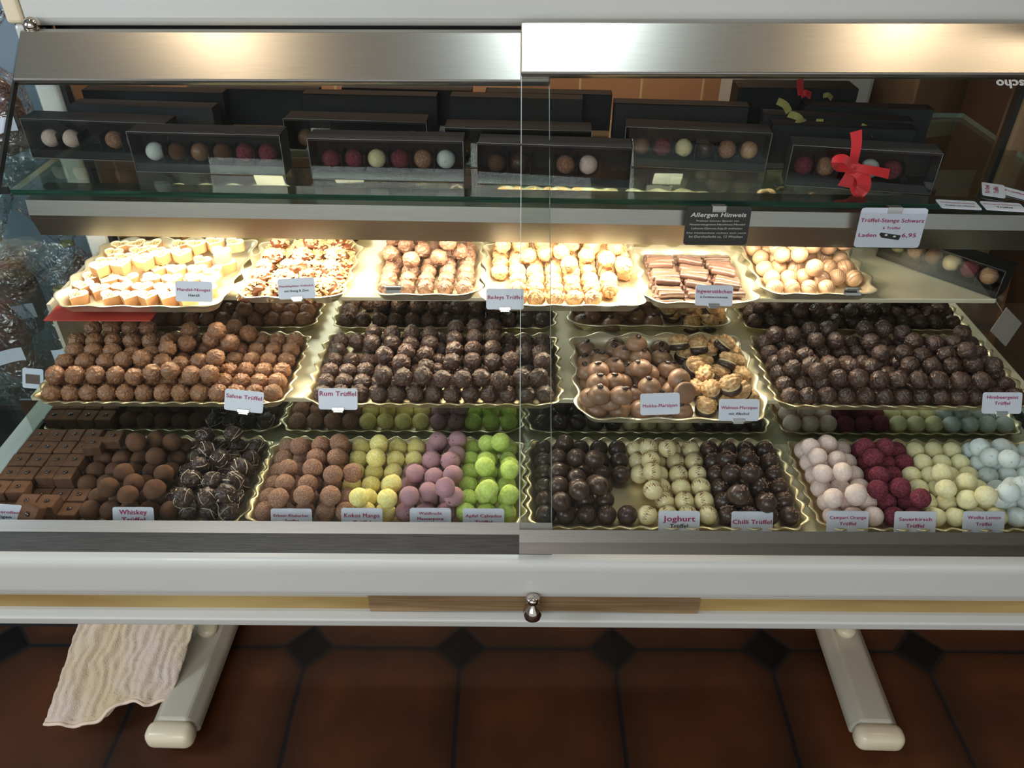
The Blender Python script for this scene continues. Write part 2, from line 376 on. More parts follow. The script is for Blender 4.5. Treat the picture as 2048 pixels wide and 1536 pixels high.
# warped steel strip over the recess
b = MB(); n = 40; vs = []; fs = []
xa, xb = at(737, 1210, Y=.694).x, at(1400, 1210, Y=.694).x
for i in range(n+1):
    u = i/n; x = xa+(xb-xa)*u; bow = math.sin(PI*min(1, max(0, (u-.08)/.9)))**1.2
    for (dy, dz) in ((0, .652), (.0, .6185+.007*bow)):
        vs.append((x, .6985-.003*bow*(dz < .64), dz))
fs = [[2*i, 2*i+2, 2*i+3, 2*i+1] for i in range(n)]
b.add(vs, fs, 0, False); so = cpart('steel_strip', b, M['strip'], label='thin warped steel strip'); sm = so.modifiers.new('s', 'SOLIDIFY'); sm.thickness = .0008
# inner floor, shelves, mirrors
ZB, ZM, ZT = .715, .80, .89
b = MB(); b.box((XL, .7225, ZB-.012), (XR-.01, .945, ZB)); cpart('bottom_shelf', b, M['shelf'])
b = MB(); b.box((-.715, .937, ZM-.008), (.765, 1.115, ZM)); bevel(cpart('middle_shelf', b, M['shelf']), .0015)
b = MB(); b.box((-.70, 1.078, ZT-.008), (.735, 1.262, ZT)); bevel(cpart('top_shelf', b, M['shelf']), .0015)
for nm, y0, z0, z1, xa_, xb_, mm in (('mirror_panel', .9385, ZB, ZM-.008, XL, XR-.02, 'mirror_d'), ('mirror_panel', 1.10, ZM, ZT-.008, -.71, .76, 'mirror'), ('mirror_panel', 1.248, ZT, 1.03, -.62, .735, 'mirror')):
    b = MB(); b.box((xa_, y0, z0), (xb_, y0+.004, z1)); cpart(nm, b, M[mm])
# tilted run of glass shelf and steel channel (its right end sits a little lower)
def sh(x, y, z):   # shelf frame -> world
    return Vector((x, y-.006*(x), z-.0105*x))
b = MB()
X0s, X1s = -.722, .82
def hbox(b, x0, x1, ys, zs, mi=0):
    vs = [sh(x, y, z) for x in (x0, x1) for y in ys for z in zs]
    b.add(vs, [[0, 1, 3, 2], [4, 6, 7, 5], [0, 4, 5, 1], [2, 3, 7, 6], [0, 2, 6, 4], [1, 5, 7, 3]], mi, False)
hbox(b, X0s, X1s, (1.074, 1.50), (1.0455, 1.0535))
gs = cpart('glass_shelf', b, [M['gshelf'], M['gedge'], M['gedge_l']])
for p in gs.data.polygons:
    nr = p.normal
    if nr.y < -.9: p.material_index = 1
    elif abs(nr.x) > .9 or nr.y > .9: p.material_index = 2
b = MB(); xs = (-.703, .81)
pr = [(1.070, 1.040), (1.066, 1.0185), (1.076, .983), (1.080, .983), (1.072, 1.0185), (1.075, 1.037), (1.135, 1.037), (1.135, 1.0405)]
vs = [sh(x, y, z) for x in xs for y, z in pr]; n = len(pr)
b.add(vs, [[i, (i+1) % n, n+(i+1) % n, n+i] for i in range(n)]+[list(range(n)), list(range(n, 2*n))], 0, False)
cpart('lamp_channel', b, M['steel'], label='brushed steel channel hiding the strip lamp')
b = MB(); vs = [sh(x, y, z) for x in (-.70, .74) for y, z in ((1.083, 1.034), (1.083, .9915), (1.106, .9915), (1.106, 1.034))]
b.add(vs, [[i, (i+1) % 4, 4+(i+1) % 4, 4+i] for i in range(4)]+[[0, 1, 2, 3], [4, 5, 6, 7]], 0, False); cpart('lamp_body', b, M['white'])
# posts
for px_, mm in ((XL-.033, 'white'), (XR+.002, 'carton')):  # right post is coloured brown to stand for its dimmer light
    b = MB(); b.box((px_, 1.297, .60), (px_+.038, 1.345, 1.2355)); po = bevel(cpart('post', b, M[mm]), .006, 3)
    b = MB(); q = px_+.038 if px_ < 0 else px_-.008
    b.box((q, 1.303, .62), (q+.008, 1.320, 1.23)); cpart('seal', b, M['rubber'])
# lower side rails and side panes
for s_, x_ in ((-1, XL-.032), (1, XR-.004)):
    b = MB(); b.box((x_, .74, .700), (x_+.028, 1.27, .722)); bevel(cpart('side_rail', b, M['white']), .003)
    xx = x_+.03 if s_ < 0 else x_-.006
    b = MB(); b.box((xx, .75, .70), (xx+.005, 1.26, .730)); cpart('side_seal', b, M['rubber'])
    xg = XL-.012 if s_ < 0 else XR+.006
    b = MB(); poly = [(.73, .765), (.73, .722), (1.262, .722), (1.262, gl(1.262)-.006)]
    b.prism(poly, xg, xg+.004); cpart('side_pane', b, M['side'])
# sliding doors: pane + header strip + bottom rail
def door(x0, x1, off, hd, label, dark):
    o = GN*off
    b = MB()
    def g(x, s, t): return Vector((x, GB[0], GB[1])) + GD*s + o + GN*t
    LEN = ((1.2065 if off < 0 else 1.2105)-GB[0])/GD.y
    def slab(b, xa, xb, s0, s1, t0, t1, mi=0):
        vs = [g(x, s, t) for x in (xa, xb) for s in (s0, s1) for t in (t0, t1)]
        b.add(vs, [[0, 1, 3, 2], [4, 6, 7, 5], [0, 4, 5, 1], [2, 3, 7, 6], [0, 2, 6, 4], [1, 5, 7, 3]], mi, False)
    slab(b, x0, x1, .0, LEN, -.002, .002)
    pane = cpart('glass_door', b, [M['pane'], M['gedge_l']], label=label)
    for p in pane.data.polygons:
        if abs(p.normal.x) > .9: p.material_index = 1
    b = MB(); xe = x0 if off > 0 else x1-.0012
    slab(b, xe, xe+.0009, .014, LEN-.002, .0021, .0030)
    cpart('pane_edge', b, M['gedge_l'] if off > 0 else M['gedge_l2'], parent=pane)
    if off < 0:
        b = MB(); slab(b, x0-.003, x0+.0005, 0, LEN+hd-.004, -.005, .004); cpart('edge_seal', b, M['rubber'], parent=pane)
    b = MB()
    prof = [(LEN-.002, .004), (LEN, .008), (LEN+hd-.010, .010), (LEN+hd, .003), (LEN+hd, -.006), (LEN-.002, -.004)]
    vs = [g(x, s, t) for x in (x0, x1) for s, t in prof]; n = len(prof)
    b.add(vs, [[i, (i+1) % n, n+(i+1) % n, n+i] for i in range(n)]+[list(range(n)), list(range(n, 2*n))], 0, False)
    bevel(cpart('header_strip', b, M['steel'], parent=pane), .0015, 2, 20)
    b = MB(); so_ = 0 if off < 0 else -.0095; slab(b, x0, x1, -.001+so_, .014+so_, .002, .007); slab(b, x0, x1, -.029 if off < 0 else -.025, so_, -.001, .003, 1)
    cpart('bottom_rail', b, [M['steel'], M['steel_d'] if dark else M['steel_m']], parent=pane)
    return pane
PX = at(1040, 600, Y=1.03).x
PX2 = at(1097, 600, Y=1.03).x
door(XL-.006, PX2, -.007, .089, 'left sliding glass door with steel header', True)
door(PX, XR+.06, .0045, .092, 'right sliding glass door with steel header', False)
# knob in the upper left corner of the left door
def knob(name, p, s=1.0):
    b = MB(); prof = [(.006, -.012), (.0065, -.010), (.004, -.006), (.004, 0), (.009, .003), (.0125, .008), (.0135, .014), (.0115, .020), (.006, .0245), (.0005, .0255)]
    b.lathe([(r*s, z*s) for r, z in prof], 24); return b
kp = at(76, 66, Y=1.282)
b = knob('k', kp, .95); o = b.build('door_knob', M['chrome'], loc=kp - Vector((0, 1.0, 0)), rot=(.25, -.30, 0)); o.parent = case; o['label'] = 'round chrome door knob'
# lock knob under the base panel
kp = at(1065, 1222, Y=.679)
b = MB(); b.lathe([(.006, .013), (.009, .0145), (.009, .020), (.005, .022), (.005, .026), (.011, .031), (.0128, .039), (.011, .047), (.006, .052), (.0005, .0535)], 24)
o = b.build('lock_knob', M['chrome'], loc=kp + Vector((0, -1.0, .044)), rot=(PI-.15, 0, 0)); o.parent = case; o['label'] = 'hanging chrome lock knob'
# top fascia
b = MB(); b.prism([(1.305, 1.231), (1.299, 1.236), (1.296, 1.245), (1.296, 1.40), (1.31, 1.42), (1.42, 1.42), (1.42, 1.231)], XL-.012, .90); bevel(cpart('fascia', b, M['white']), .005, 3, 20)
b = MB(); b.box((XL-.0385, 1.292, 1.236), (XL-.0125, 1.43, 1.43), bev=.006, seg=3); cpart('fascia_end_cap', b, M['cap'])
b = MB(); b.box((XL+.01, 1.335, 1.19), (.88, 1.36, 1.30)); cpart('dark_gap_fill', b, M['black'])  # black bar put in for the dark of the gap above the headers
# left inner bracket panel under the top shelf
for bx in (-.722,):
    b = MB(); b.box((bx, 1.06, .79), (bx+.006, 1.24, .884)); cpart('shelf_bracket', b, M['cream'])
# feet
def foot(p0, p1, label):
    # p0 far end, p1 near end on the floor
    d = (p1-p0).normalized(); L_ = (p1-p0).length
    f = empty('support_foot', p1); f.rotation_euler = (0, 0, math.atan2(d.y, d.x)+PI/2)
    prof = [(-.046, 0), (.046, 0), (.046, .022), (.027, .044), (-.027, .044), (-.046, .022)]
    b = MB(); vs = [(x, y, z) for y in (0.03, L_) for x, z in prof]; n = 6
    b.add(vs, [[i, (i+1) % n, n+(i+1) % n, n+i] for i in range(n)]+[list(range(n)), list(range(n, 2*n))], 0, False)
    bevel(b.build('foot_bar', M['cream'], f), .007, 3, 20)
    b = MB(); prof2 = []
    b.box((-.0465, -.010, 0), (.0465, .034, .0455), bev=.018, seg=5); 
    for i in range(len(b.sm)): b.sm[i] = True
    o = b.build('end_cap', M['cap'], f); o['label'] = 'ivory plastic end cap'
    b = MB(); b.lathe([(.022, 0), (.021, .012), (.014, .017), (.0005, .019)], 20); o = b.build('upright_cap', M['cap'], f, loc=(0, L_*.60, .043)); 
    b = MB(); b.box((-.03, L_*.60+.02, .03), (.03, L_*.60+.07, .595), bev=.006); b.build('upright', M['cream'], f)
    return f
f1 = foot(at(470, 1170, z=.03), at(343, 1494, z=.03), ''); tag(f1, 'cream metal foot bar left, partly under the hanging towel', 'case foot')
f2 = foot(at(1638, 1170, z=.03), at(1755, 1499, z=.03), ''); tag(f2, 'cream metal foot bar right, standing clear on the tiles', 'case foot')

# ---------------------------------------------------------------- trays
def rrect(hw, hd, r, n):
    """n points round a rounded rectangle with outward normals and arc length"""
    segs = []; pts = []
    per = 4*(hw-r)+4*(hd-r)+2*PI*r
    for i in range(n):
        s = per*i/n
        L1, L2, A = 2*(hw-r), 2*(hd-r), PI*r/2
        s0 = s
        for (cx, cy, a0, ln, dx, dy, nx, ny) in ((-hw+r, -hd, 0, L1, 1, 0, 0, -1), (hw-r, -hd+r, -PI/2, A, 0, 0, 0, 0), (hw, -hd+r, 0, L2, 0, 1, 1, 0), (hw-r, hd-r, 0, A, 0, 0, 0, 0),
                                                 (hw-r, hd, 0, L1, -1, 0, 0, 1), (-hw+r, hd-r, PI/2, A, 0, 0, 0, 0), (-hw, hd-r, 0, L2, 0, -1, -1, 0), (-hw+r, -hd+r, PI, A, 0, 0, 0, 0)):
            if s <= ln:
                if nx or ny: pts.append((cx+dx*s, cy+dy*s, nx, ny, s0))
                else:
                    a = a0+s/r; pts.append((cx+r*math.cos(a), cy+r*math.sin(a), math.cos(a), math.sin(a), s0))
                break
            s -= ln
        else: pts.append((-hw+r, -hd, 0, -1, s0))
    return pts, per
def tray_mesh(W, D, h, wave, amp, r, m, ins=.010, zamp=.35, flare=1.0):
    n = 320; pts, per = rrect(W/2, D/2, r, n); k = max(4, round(per/wave)); b = MB()
    prof = [(ins+.004, .0012, 0), (ins, .0022, .0), (ins*.55, h*.5, .35), (0.002, h*.95, .85), (-.0018*flare, h, 1), (-.0026*flare, h-.0006, 1), (.0008, h*.92, .85), (ins*.55-.0012, h*.48, .35), (ins-.001, .0, 0)]
    vs = []
    for (off, z, wv) in prof:
        for (x, y, nx, ny, s) in pts:
            c = math.cos(2*PI*k*s/per)
            o = -off + wv*amp*c
            vs.append((x+nx*o, y+ny*o, z+wv*amp*zamp*c*(1 if z > .001 else 0)))
    fs = []
    for i in range(len(prof)-1):
        for j in range(n): fs.append([i*n+j, i*n+(j+1) % n, (i+1)*n+(j+1) % n, (i+1)*n+j])
    b.add(vs, fs); b.add([vs[j] for j in range(n)], [list(range(n))]); b.add([vs[(len(prof)-1)*n+j] for j in range(n)], [list(range(n))])
    return b.mesh('serving_tray', m)
TRAYS = {}
def tray(key, x0, x1, y0, y1, z, h, wave, amp, r, m, label, ins=.010, rot=0, zamp=.35):
    me = tray_mesh(x1-x0, y1-y0, h, wave, amp, r, m, ins, zamp)
    o = obj('serving_tray', me, loc=((x0+x1)/2, (y0+y1)/2, z+.0003), rot=(0, 0, rot)); tag(o, label, 'tray', 'metal serving trays')
    TRAYS[key] = (x0, x1, y0, y1, z+.0015)
g_, s_ = M['tray'], M['tray2']
BY0, BY1 = .752, .929
tray('b1', -.731, -.366, BY0, BY1, ZB, .015, .0275, .0032, .025, g_, 'golden scalloped tray of cocoa squares and dark truffles, bottom shelf left end')
tray('b2', -.362, .009, BY0, BY1, ZB, .015, .0275, .0032, .025, g_, 'golden scalloped tray of brown, yellow, mauve and green truffles')
tray('b3', .017, .388, BY0-.003, BY1, ZB, .015, .0275, .0032, .025, g_, 'golden scalloped tray of dark, yoghurt and chilli truffles')
tray('b4', .402, .773, BY0-.003, BY1, ZB, .015, .0275, .0032, .025, g_, 'golden scalloped tray of pink, cherry, yellow and bluish truffles')
MY0, MY1 = .905, 1.090
tray('m1', -.694, -.331, MY0, MY1, ZM, .015, .0275, .0032, .025, g_, 'golden scalloped tray heaped with milk cream truffles')
tray('m2', -.303, .062, MY0, MY1, ZM, .015, .0275, .0032, .025, g_, 'golden scalloped tray heaped with dark rum truffles')
tray('m3', .086, .350, .870, 1.086, ZM, .018, .052, .0040, .03, s_, 'pale tray of coffee bean domes and walnut marzipan', ins=.013)
tray('m4', .370, .735, MY0, MY1, ZM, .015, .0275, .0032, .025, g_, 'golden scalloped tray heaped with raspberry spirit truffles')
tray('t1', -.690, -.438, 1.016, 1.240, ZT, .018, .052, .0042, .03, s_, 'pale tray of nougat hearts, top shelf left end', ins=.013)
tray('t2', -.428, -.262, 1.045, 1.236, ZT, .018, .048, .0040, .028, s_, 'pale tray heaped with almond sliver clusters', ins=.013)
tray('t3', -.224, -.058, 1.055, 1.236, ZT, .018, .048, .0040, .028, s_, 'pale tray of rough milk truffles with an empty clip', ins=.013)
tray('t4', -.052, .192, 1.024, 1.240, ZT, .018, .052, .0042, .03, s_, 'pale tray of streaked cream truffles, brightly lit', ins=.013)
tray('t5', .192, .358, 1.034, 1.222, ZT, .018, .048, .0040, .028, s_, 'pale tray stacked with chocolate ginger sticks', ins=.013)
tray('t6', .372, .546, 1.062, 1.240, ZT, .018, .048, .0040, .028, s_, 'pale tray of caramel coloured balls with an empty clip', ins=.013)

# ---------------------------------------------------------------- confectionery meshes
R = .0136
def rough_truffle(name, m, seed, streak=None, nstreak=0):
    rnd = random.Random(seed); o = Vector((rnd.uniform(-9, 9), rnd.uniform(-9, 9), rnd.uniform(-9, 9)))
    px, py = rnd.uniform(-.3, .3), rnd.uniform(-.3, .3)
    def fn(c):
        wp = noise.noise_vector(c*1.3+o)*.55
        q = c + wp + o
        n1 = noise.noise(q*1.9); n2 = noise.noise(q*3.0+Vector((5, 1, 2))); n3 = noise.noise(q*8)
        # overlapping chocolate skins: smooth plateau on one side of a curve, sharp step on the other
        st = lambda n, w_: max(0.0, min(1.0, .5+n/w_))
        a = st(n1, .10); lip = math.exp(-((n1-.03)/.045)**2)
        b_ = st(n2, .12); lip2 = math.exp(-((n2-.03)/.06)**2)
        pk = math.exp(-((c.x-px)**2+(c.y-py)**2)/.02)*(c.z > 0)
        n4 = noise.noise(q*5.5+Vector((1, 7, 4))); lip3 = math.exp(-(n4/.06)**2)
        return .90 + .06*a + .10*lip*(.4+.6*st(noise.noise(c*2.1-o), .5)) + .035*b_ + .075*lip2*(.3+.7*st(noise.noise(c*2.6+o), .5)) + .012*lip3 + .012*n3 + .05*noise.noise(c*1.1+o) + .08*pk
    b = MB(); b.ico((0, 0, 0), 1.0, 5, 0, fn)
    if streak:
        for k in range(nstreak):
            n_ = Vector((rnd.gauss(0, 1), rnd.gauss(0, 1), rnd.gauss(0, 1)+.3)).normalized(); u = n_.orthogonal().normalized(); v = n_.cross(u)
            off = rnd.uniform(-.55, .55); rr = math.sqrt(1-off*off); a0 = rnd.uniform(0, 6.28); ln = rnd.uniform(1.0, 2.6)
            pts = [(n_*off + (u*math.cos(a0+ln*i/10)+v*math.sin(a0+ln*i/10))*rr)*(1.02+.03*math.sin(i+k)) for i in range(11)]
            b.tube(pts, rnd.uniform(.022, .05), 4, 1)
    me = b.mesh(name, [m]+([streak] if streak else []))
    me.transform(Matrix.Scale(R, 4)); return me
def ball(name, m, seed, amp=.02, freq=6, sub=3, streak=None, mode=None, flat=.06):
    rnd = random.Random(seed); o = Vector((rnd.uniform(-9, 9),)*3)
    def fn(c):
        k = 1+amp*noise.noise(c*freq+o)+.03*noise.noise(c*1.5+o)
        if flat and c.z < -.85: k *= (.85/abs(c.z))**.5
        return k
    b = MB(); b.ico((0, 0, 0), 1.0, sub, 0, fn)
    S = lambda th, ph, e=1.015: Vector((math.sin(th)*math.cos(ph), math.sin(th)*math.sin(ph), math.cos(th)))*e
    if mode == 'lines':          # parallel fine lines across the top
        nl = rnd.choice((3, 4, 5)); a = rnd.uniform(0, PI)
        for k in range(nl):
            off = -.45+.9*k/(nl-1)+rnd.uniform(-.08, .08); pts = []
            for i in range(15):
                t = -1.25+2.5*i/14; rr = math.sqrt(max(0, 1-off*off)); x = off+.05*math.sin(3*t+k); y = rr*math.sin(t); z = rr*math.cos(t)
                p = Vector((x, y, z)).normalized()*1.008; pts.append(Matrix.Rotation(a, 3, 'Z') @ p)
            b.tube(pts, .022, 4, 1)
    if mode == 'zigzag':         # bold zigzag band
        a = rnd.uniform(0, 6.28); pts = []
        for i in range(22):
            t = -1.5+3.0*i/21; wob = .26*(1 if i % 2 else -.5)+.1*math.sin(2*t)
            p = Vector((wob+.1, math.sin(t), math.cos(t))).normalized()*1.005; pts.append(Matrix.Rotation(a, 3, 'Z') @ p)
        b.tube(pts, [.03+.035*((i % 2)) for i in range(22)], 5, 1, flat=.5)
        for k in range(3):
            t = -.9+k*.8; pts = [Matrix.Rotation(a, 3, 'Z') @ (Vector((.1+.5*j/5, math.sin(t)+.04*j, math.cos(t))).normalized()*1.006) for j in range(6)]
            b.tube(pts, [.045-.006*j for j in range(6)], 5, 1, flat=.6)
    if mode == 'drizzle':        # loose raised threads
        for k in range(5):
            a = rnd.uniform(0, 6.28); c = rnd.uniform(-.5, .5); pts = []
            for i in range(12):
                t = -1.3+2.6*i/11; p = Vector((c+.25*math.sin(2*t+k), math.sin(t), math.cos(t))).normalized()*(1.03+.05*rnd.random()); pts.append(Matrix.Rotation(a, 3, 'Z') @ p)
            b.tube(pts, rnd.uniform(.02, .045), 4, 1)
    me = b.mesh(name, [m]+([streak] if streak else [])); me.transform(Matrix.Scale(R, 4)); return me
def nibs_mesh(seed):
    rnd = random.Random(seed); b = MB()
    for k in range(16):
        th = abs(rnd.gauss(0, .42)); ph = rnd.uniform(0, 6.28); p = Vector((math.sin(th)*math.cos(ph), math.sin(th)*math.sin(ph), math.cos(th)))*1.04
        b.ico(p, (rnd.uniform(.07, .16), rnd.uniform(.05, .11), rnd.uniform(.05, .10)), 1, 0, M=Matrix.Rotation(rnd.uniform(0, 3), 3, 'Z'))
    for i in range(len(b.sm)): b.sm[i] = False
    me = b.mesh('cocoa_nibs', M['nib']); me.transform(Matrix.Scale(R, 4)); return me

MESH = {
 'sahne': [rough_truffle('t', M['milk'], 10+i) for i in range(6)],
 'rum': [rough_truffle('t', M['dark'], 30+i) for i in range(6)],
 'himbeer': [rough_truffle('t', M['darker'], 50+i) for i in range(6)],
 'toffee': [rough_truffle('t', M['midmilk'], 70+i) for i in range(5)],
 'baileys': [rough_truffle('t', M['baileys'], 90+i, M['stripe_w'] if i < 3 else M['stripe_m'], 7) for i in range(6)],
 'caramel': [ball('t', M['caramel'], 110+i, .006, 3, 3, M['stripe_m'], 'lines') for i in range(4)],
 'cocoa': [ball('t', M['cocoa'], 120+i, .012, 8) for i in range(3)],
 'drizzled': [rough_truffle('t', M['black_choc'], 130+i, M['stripe_w'], 6) for i in range(4)],
 'erdbeer': [ball('t', M['erdbeer'], 140+i, .03, 9, 4) for i in range(3)],
 'mango': [ball('t', M['mango'], 150+i, .05, 9, 4) for i in range(3)],
 'wald': [ball('t', M['wald'], 160+i, .03, 5, 4) for i in range(3)],
 'apfel': [ball('t', M['apfel'], 170+i, .04, 6, 4) for i in range(3)],
 'lined': [ball('t', M['black_choc'], 180+i, .006, 3, 3, M['stripe_m'], 'lines') for i in range(4)],
 'joghurt': [ball('t', M['kiss'], 190+i, .006, 3, 3, M['stripe_d'], 'zigzag') for i in range(4)],
 'chilli': [ball('t', M['black_choc'], 200+i, .01, 3, 3) for i in range(2)],
 'campari': [ball('t', M['campari'], 210+i, .02, 6, 4) for i in range(3)],
 'kirsch': [ball('t', M['kirsch'], 220+i, .045, 9, 4) for i in range(3)],
 'wodka': [ball('t', M['wodka'], 230+i, .015, 6, 4) for i in range(3)],
 'blau': [ball('t', M['blau'], 240+i, .02, 5, 4) for i in range(3)],
}
for k, l in MESH.items():
    for i, me in enumerate(l): me.name = 'truffle'
NIB = [nibs_mesh(i) for i in range(3)]
DESC = {
 'sahne': 'crinkled milk chocolate truffle', 'rum': 'crinkled dark rum truffle', 'himbeer': 'crinkled dark raspberry truffle', 'toffee': 'rough milk truffle on top shelf',
 'baileys': 'pale streaked cream truffle', 'caramel': 'caramel ball with fine lines', 'cocoa': 'cocoa dusted truffle', 'drizzled': 'black truffle with white threads',
 'erdbeer': 'brownish pink sugared truffle', 'mango': 'yellow coconut truffle', 'wald': 'mauve speckled truffle', 'apfel': 'lime green truffle', 'lined': 'smooth dark lined truffle',
 'joghurt': 'white chocolate zigzag truffle', 'chilli': 'dark truffle with nibs', 'campari': 'pale pink truffle', 'kirsch': 'cherry red truffle', 'wodka': 'pale yellow truffle', 'blau': 'bluish white truffle'}
TNAME = {'sahne': 'milk_truffle', 'rum': 'rum_truffle', 'himbeer': 'raspberry_truffle', 'toffee': 'toffee_truffle', 'baileys': 'cream_truffle', 'caramel': 'caramel_truffle', 'cocoa': 'cocoa_truffle', 'drizzled': 'whisky_truffle', 'erdbeer': 'strawberry_truffle', 'mango': 'coconut_truffle', 'wald': 'berry_truffle', 'apfel': 'apple_truffle', 'lined': 'dark_truffle', 'joghurt': 'yoghurt_truffle', 'chilli': 'chilli_truffle', 'campari': 'orange_truffle', 'kirsch': 'cherry_truffle', 'wodka': 'lemon_truffle', 'blau': 'white_truffle'}
GROUP = {k: v+'s in their tray' for k, v in DESC.items()}
ORD = ['zeroth', 'first', 'second', 'third', 'fourth', 'fifth', 'sixth', 'seventh', 'eighth', 'ninth', 'tenth', 'eleventh', 'twelfth', 'thirteenth', 'fourteenth', 'fifteenth', 'sixteenth']
balls = {}       # kind -> list of (pos, layer)
def drop(X, Y, placed, r, zb, x_lim=None):
    z = zb + r
    for (p, pr) in placed:
        d2 = (p.x-X)**2+(p.y-Y)**2; s = r+pr
        if d2 < s*s: z = max(z, p.z+math.sqrt(s*s-d2)*.985)
    return z
def relax(pts, r, x0, x1, y0, y1, it=12):
    for _ in range(it):
        for i in range(len(pts)):
            for j in range(i+1, len(pts)):
                dx = pts[j][0]-pts[i][0]; dy = pts[j][1]-pts[i][1]; d = math.hypot(dx, dy)
                if 1e-6 < d < 2*r:
                    k = (2*r-d)/2/d; pts[i][0] -= dx*k; pts[i][1] -= dy*k; pts[j][0] += dx*k; pts[j][1] += dy*k
        for p in pts: p[0] = min(max(p[0], x0), x1); p[1] = min(max(p[1], y0), y1)
def fill(key, kindfn, uppers, cols, rows, r=R, skip=None, inset=.0085, jit=.0012, hexed=False):
    """base layer on a jittered grid, then the upper balls dropped on it where the photo shows them"""
    x0, x1, y0, y1, zb = TRAYS[key]; rnd = random.Random(hash(key) % 1 + len(key)*7 + ord(key[1]))
    a0, a1, c0, c1 = x0+inset+r, x1-inset-r, y0+inset+r, y1-inset-r
    base = []
    for i in range(rows):
        for j in range(cols):
            X = a0+(a1-a0)*(j+(.25 if hexed and i % 2 else (-.25 if hexed else 0)))/(cols-1); Y = c0+(c1-c0)*i/(rows-1)
            X = min(max(X, a0), a1)
            px, py = proj((X, Y, zb+r))
            if skip and skip(px, py): continue
            base.append([X+rnd.uniform(-jit, jit), Y+rnd.uniform(-jit, jit), i])
    relax(base, r*.995, a0, a1, c0, c1)
    placed = []; out = []
    for X, Y, i in base:
        p = Vector((X, Y, zb+r)); placed.append((p, r)); kd = kindfn(*proj(p)); kd = 'cocoa' if kd == 'square' else kd; out.append((kd, p, 1, i, r))
    for u in uppers:
        px, py = u[0], u[1]; zz = zb+r*2.5
        for _ in range(8):
            q = at(px, py, z=zz); X = min(max(q.x, a0-.003), a1+.003); Y = min(max(q.y, c0-.002), c1+.004)
            zn = drop(X, Y, placed, r, zb); zz = zz*.4+zn*.6
        zz = drop(X, Y, placed, r, zb)
        if zz > zb+r*4.5: continue
        if zz < zb+r*1.5: zz = max(zz, zb+r)
        p = Vector((X, Y, zz)); placed.append((p, r))
        lay = 2 if zz < zb+r*3.6 else 3
        row = min(rows-1, max(0, round((Y-c0)/((c1-c0)/(rows-1)))))
        out.append((u[2] if len(u) > 2 else kindfn(px, py), p, lay, row, r))
    for kd, p, lay, row, rr in out:
        balls.setdefault((key, kd), []).append([p, lay, row, rr])
def line2(x_hi, y_hi, x_lo, y_lo):   # picture x of a boundary at height y
    return lambda y: x_hi+(x_lo-x_hi)*(y-y_hi)/(y_lo-y_hi)
def stripes(bounds, kinds):
    def f(px, py):
        for bd, k in zip(bounds, kinds):
            if px < bd(py): return k
        return kinds[-1]
    return f

# bottom shelf
k1 = stripes([line2(207, 880, 150, 1040), line2(388, 880, 335, 1040)], ['square', 'cocoa', 'drizzled'])
up1 = [(271,883),(312,880),(344,883),(279,901),(311,913),(261,917),(248,946),(268,967),(328,948),(310,973),(217,975),(252,997),(295,1004),
 (466,868),(410,873),(413,900),(398,931),(485,935),(384,959),(425,962),(469,963),(365,997),(413,1000),(456,1000),(495,998),(440,915),(466,903)]
fill('b1', k1, up1, 13, 6, skip=lambda x, y: k1(x, y) == 'square')
k2 = stripes([line2(722, 890, 690, 1030), line2(838, 890, 800, 1030), line2(942, 890, 930, 1030)], ['erdbeer', 'mango', 'wald', 'apfel'])
up2 = [(598,893),(641,890),(679,888),(633,916),(673,915),(576,938),(626,941),(705,946,'erdbeer'),(666,950),(570,967),(616,969),(658,975),(556,1000),(605,998),(646,1003),
 (758,888),(752,916),(784,967),(774,1000),(718,995,'mango'),
 (876,882),(915,881),(912,900),(863,921),(901,929),(831,947,'wald'),(868,948),(906,950),(856,976),(907,979),(819,992,'wald'),(887,1006),(884,896),
 (975,887),(1001,884),(972,906),(1023,912),(970,932),(1024,940),(969,962),(1024,969),(976,998),(1014,1000),(998,909),(995,935),(999,964)]
fill('b2', k2, up2, 13, 6)
k3 = stripes([line2(1268, 890, 1283, 1040), line2(1412, 890, 1450, 1040)], ['lined', 'joghurt', 'chilli'])
up3 = [(1130,886),(1115,916),(1152,916),(1189,919),(1116,944),(1154,941),(1193,943),(1118,972),(1157,969),(1197,971),(1122,1010),(1200,1011),(1161,1011),
 (1297,895),(1335,897),(1301,921),(1304,947),(1306,980),
 (1453,919),(1493,916),(1463,947),(1500,947),(1477,972),(1481,1000),(1534,1008)]
fill('b3', k3, up3, 13, 6, skip=lambda x, y: 1232 < x < 1290 and 972 < y < 1028)
k4 = stripes([line2(1690, 890, 1752, 1040), line2(1790, 890, 1868, 1040), line2(1903, 890, 2010, 1040)], ['campari', 'kirsch', 'wodka', 'blau'])
up4 = [(1654,888),(1620,895),(1634,919),(1674,920),(1644,945),(1685,944),(1670,975),(1718,971,'campari'),(1638,1002),(1677,991),(1713,989,'campari'),
 (1730,895,'kirsch'),(1769,894,'kirsch'),(1745,919,'kirsch'),(1761,943,'kirsch'),(1758,971,'kirsch'),(1800,975,'kirsch'),(1841,997,'kirsch'),
 (1883,946,'wodka'),(1892,978,'wodka'),(1933,965,'wodka'),(1941,986,'wodka'),(1979,1006,'wodka'),
 (1960,895,'blau'),(2002,895,'blau'),(1979,919,'blau'),(2018,918,'blau'),(2038,946,'blau'),(2011,978,'blau'),(2044,973,'blau'),(2038,1007,'blau')]
fill('b4', k4, up4, 13, 6)
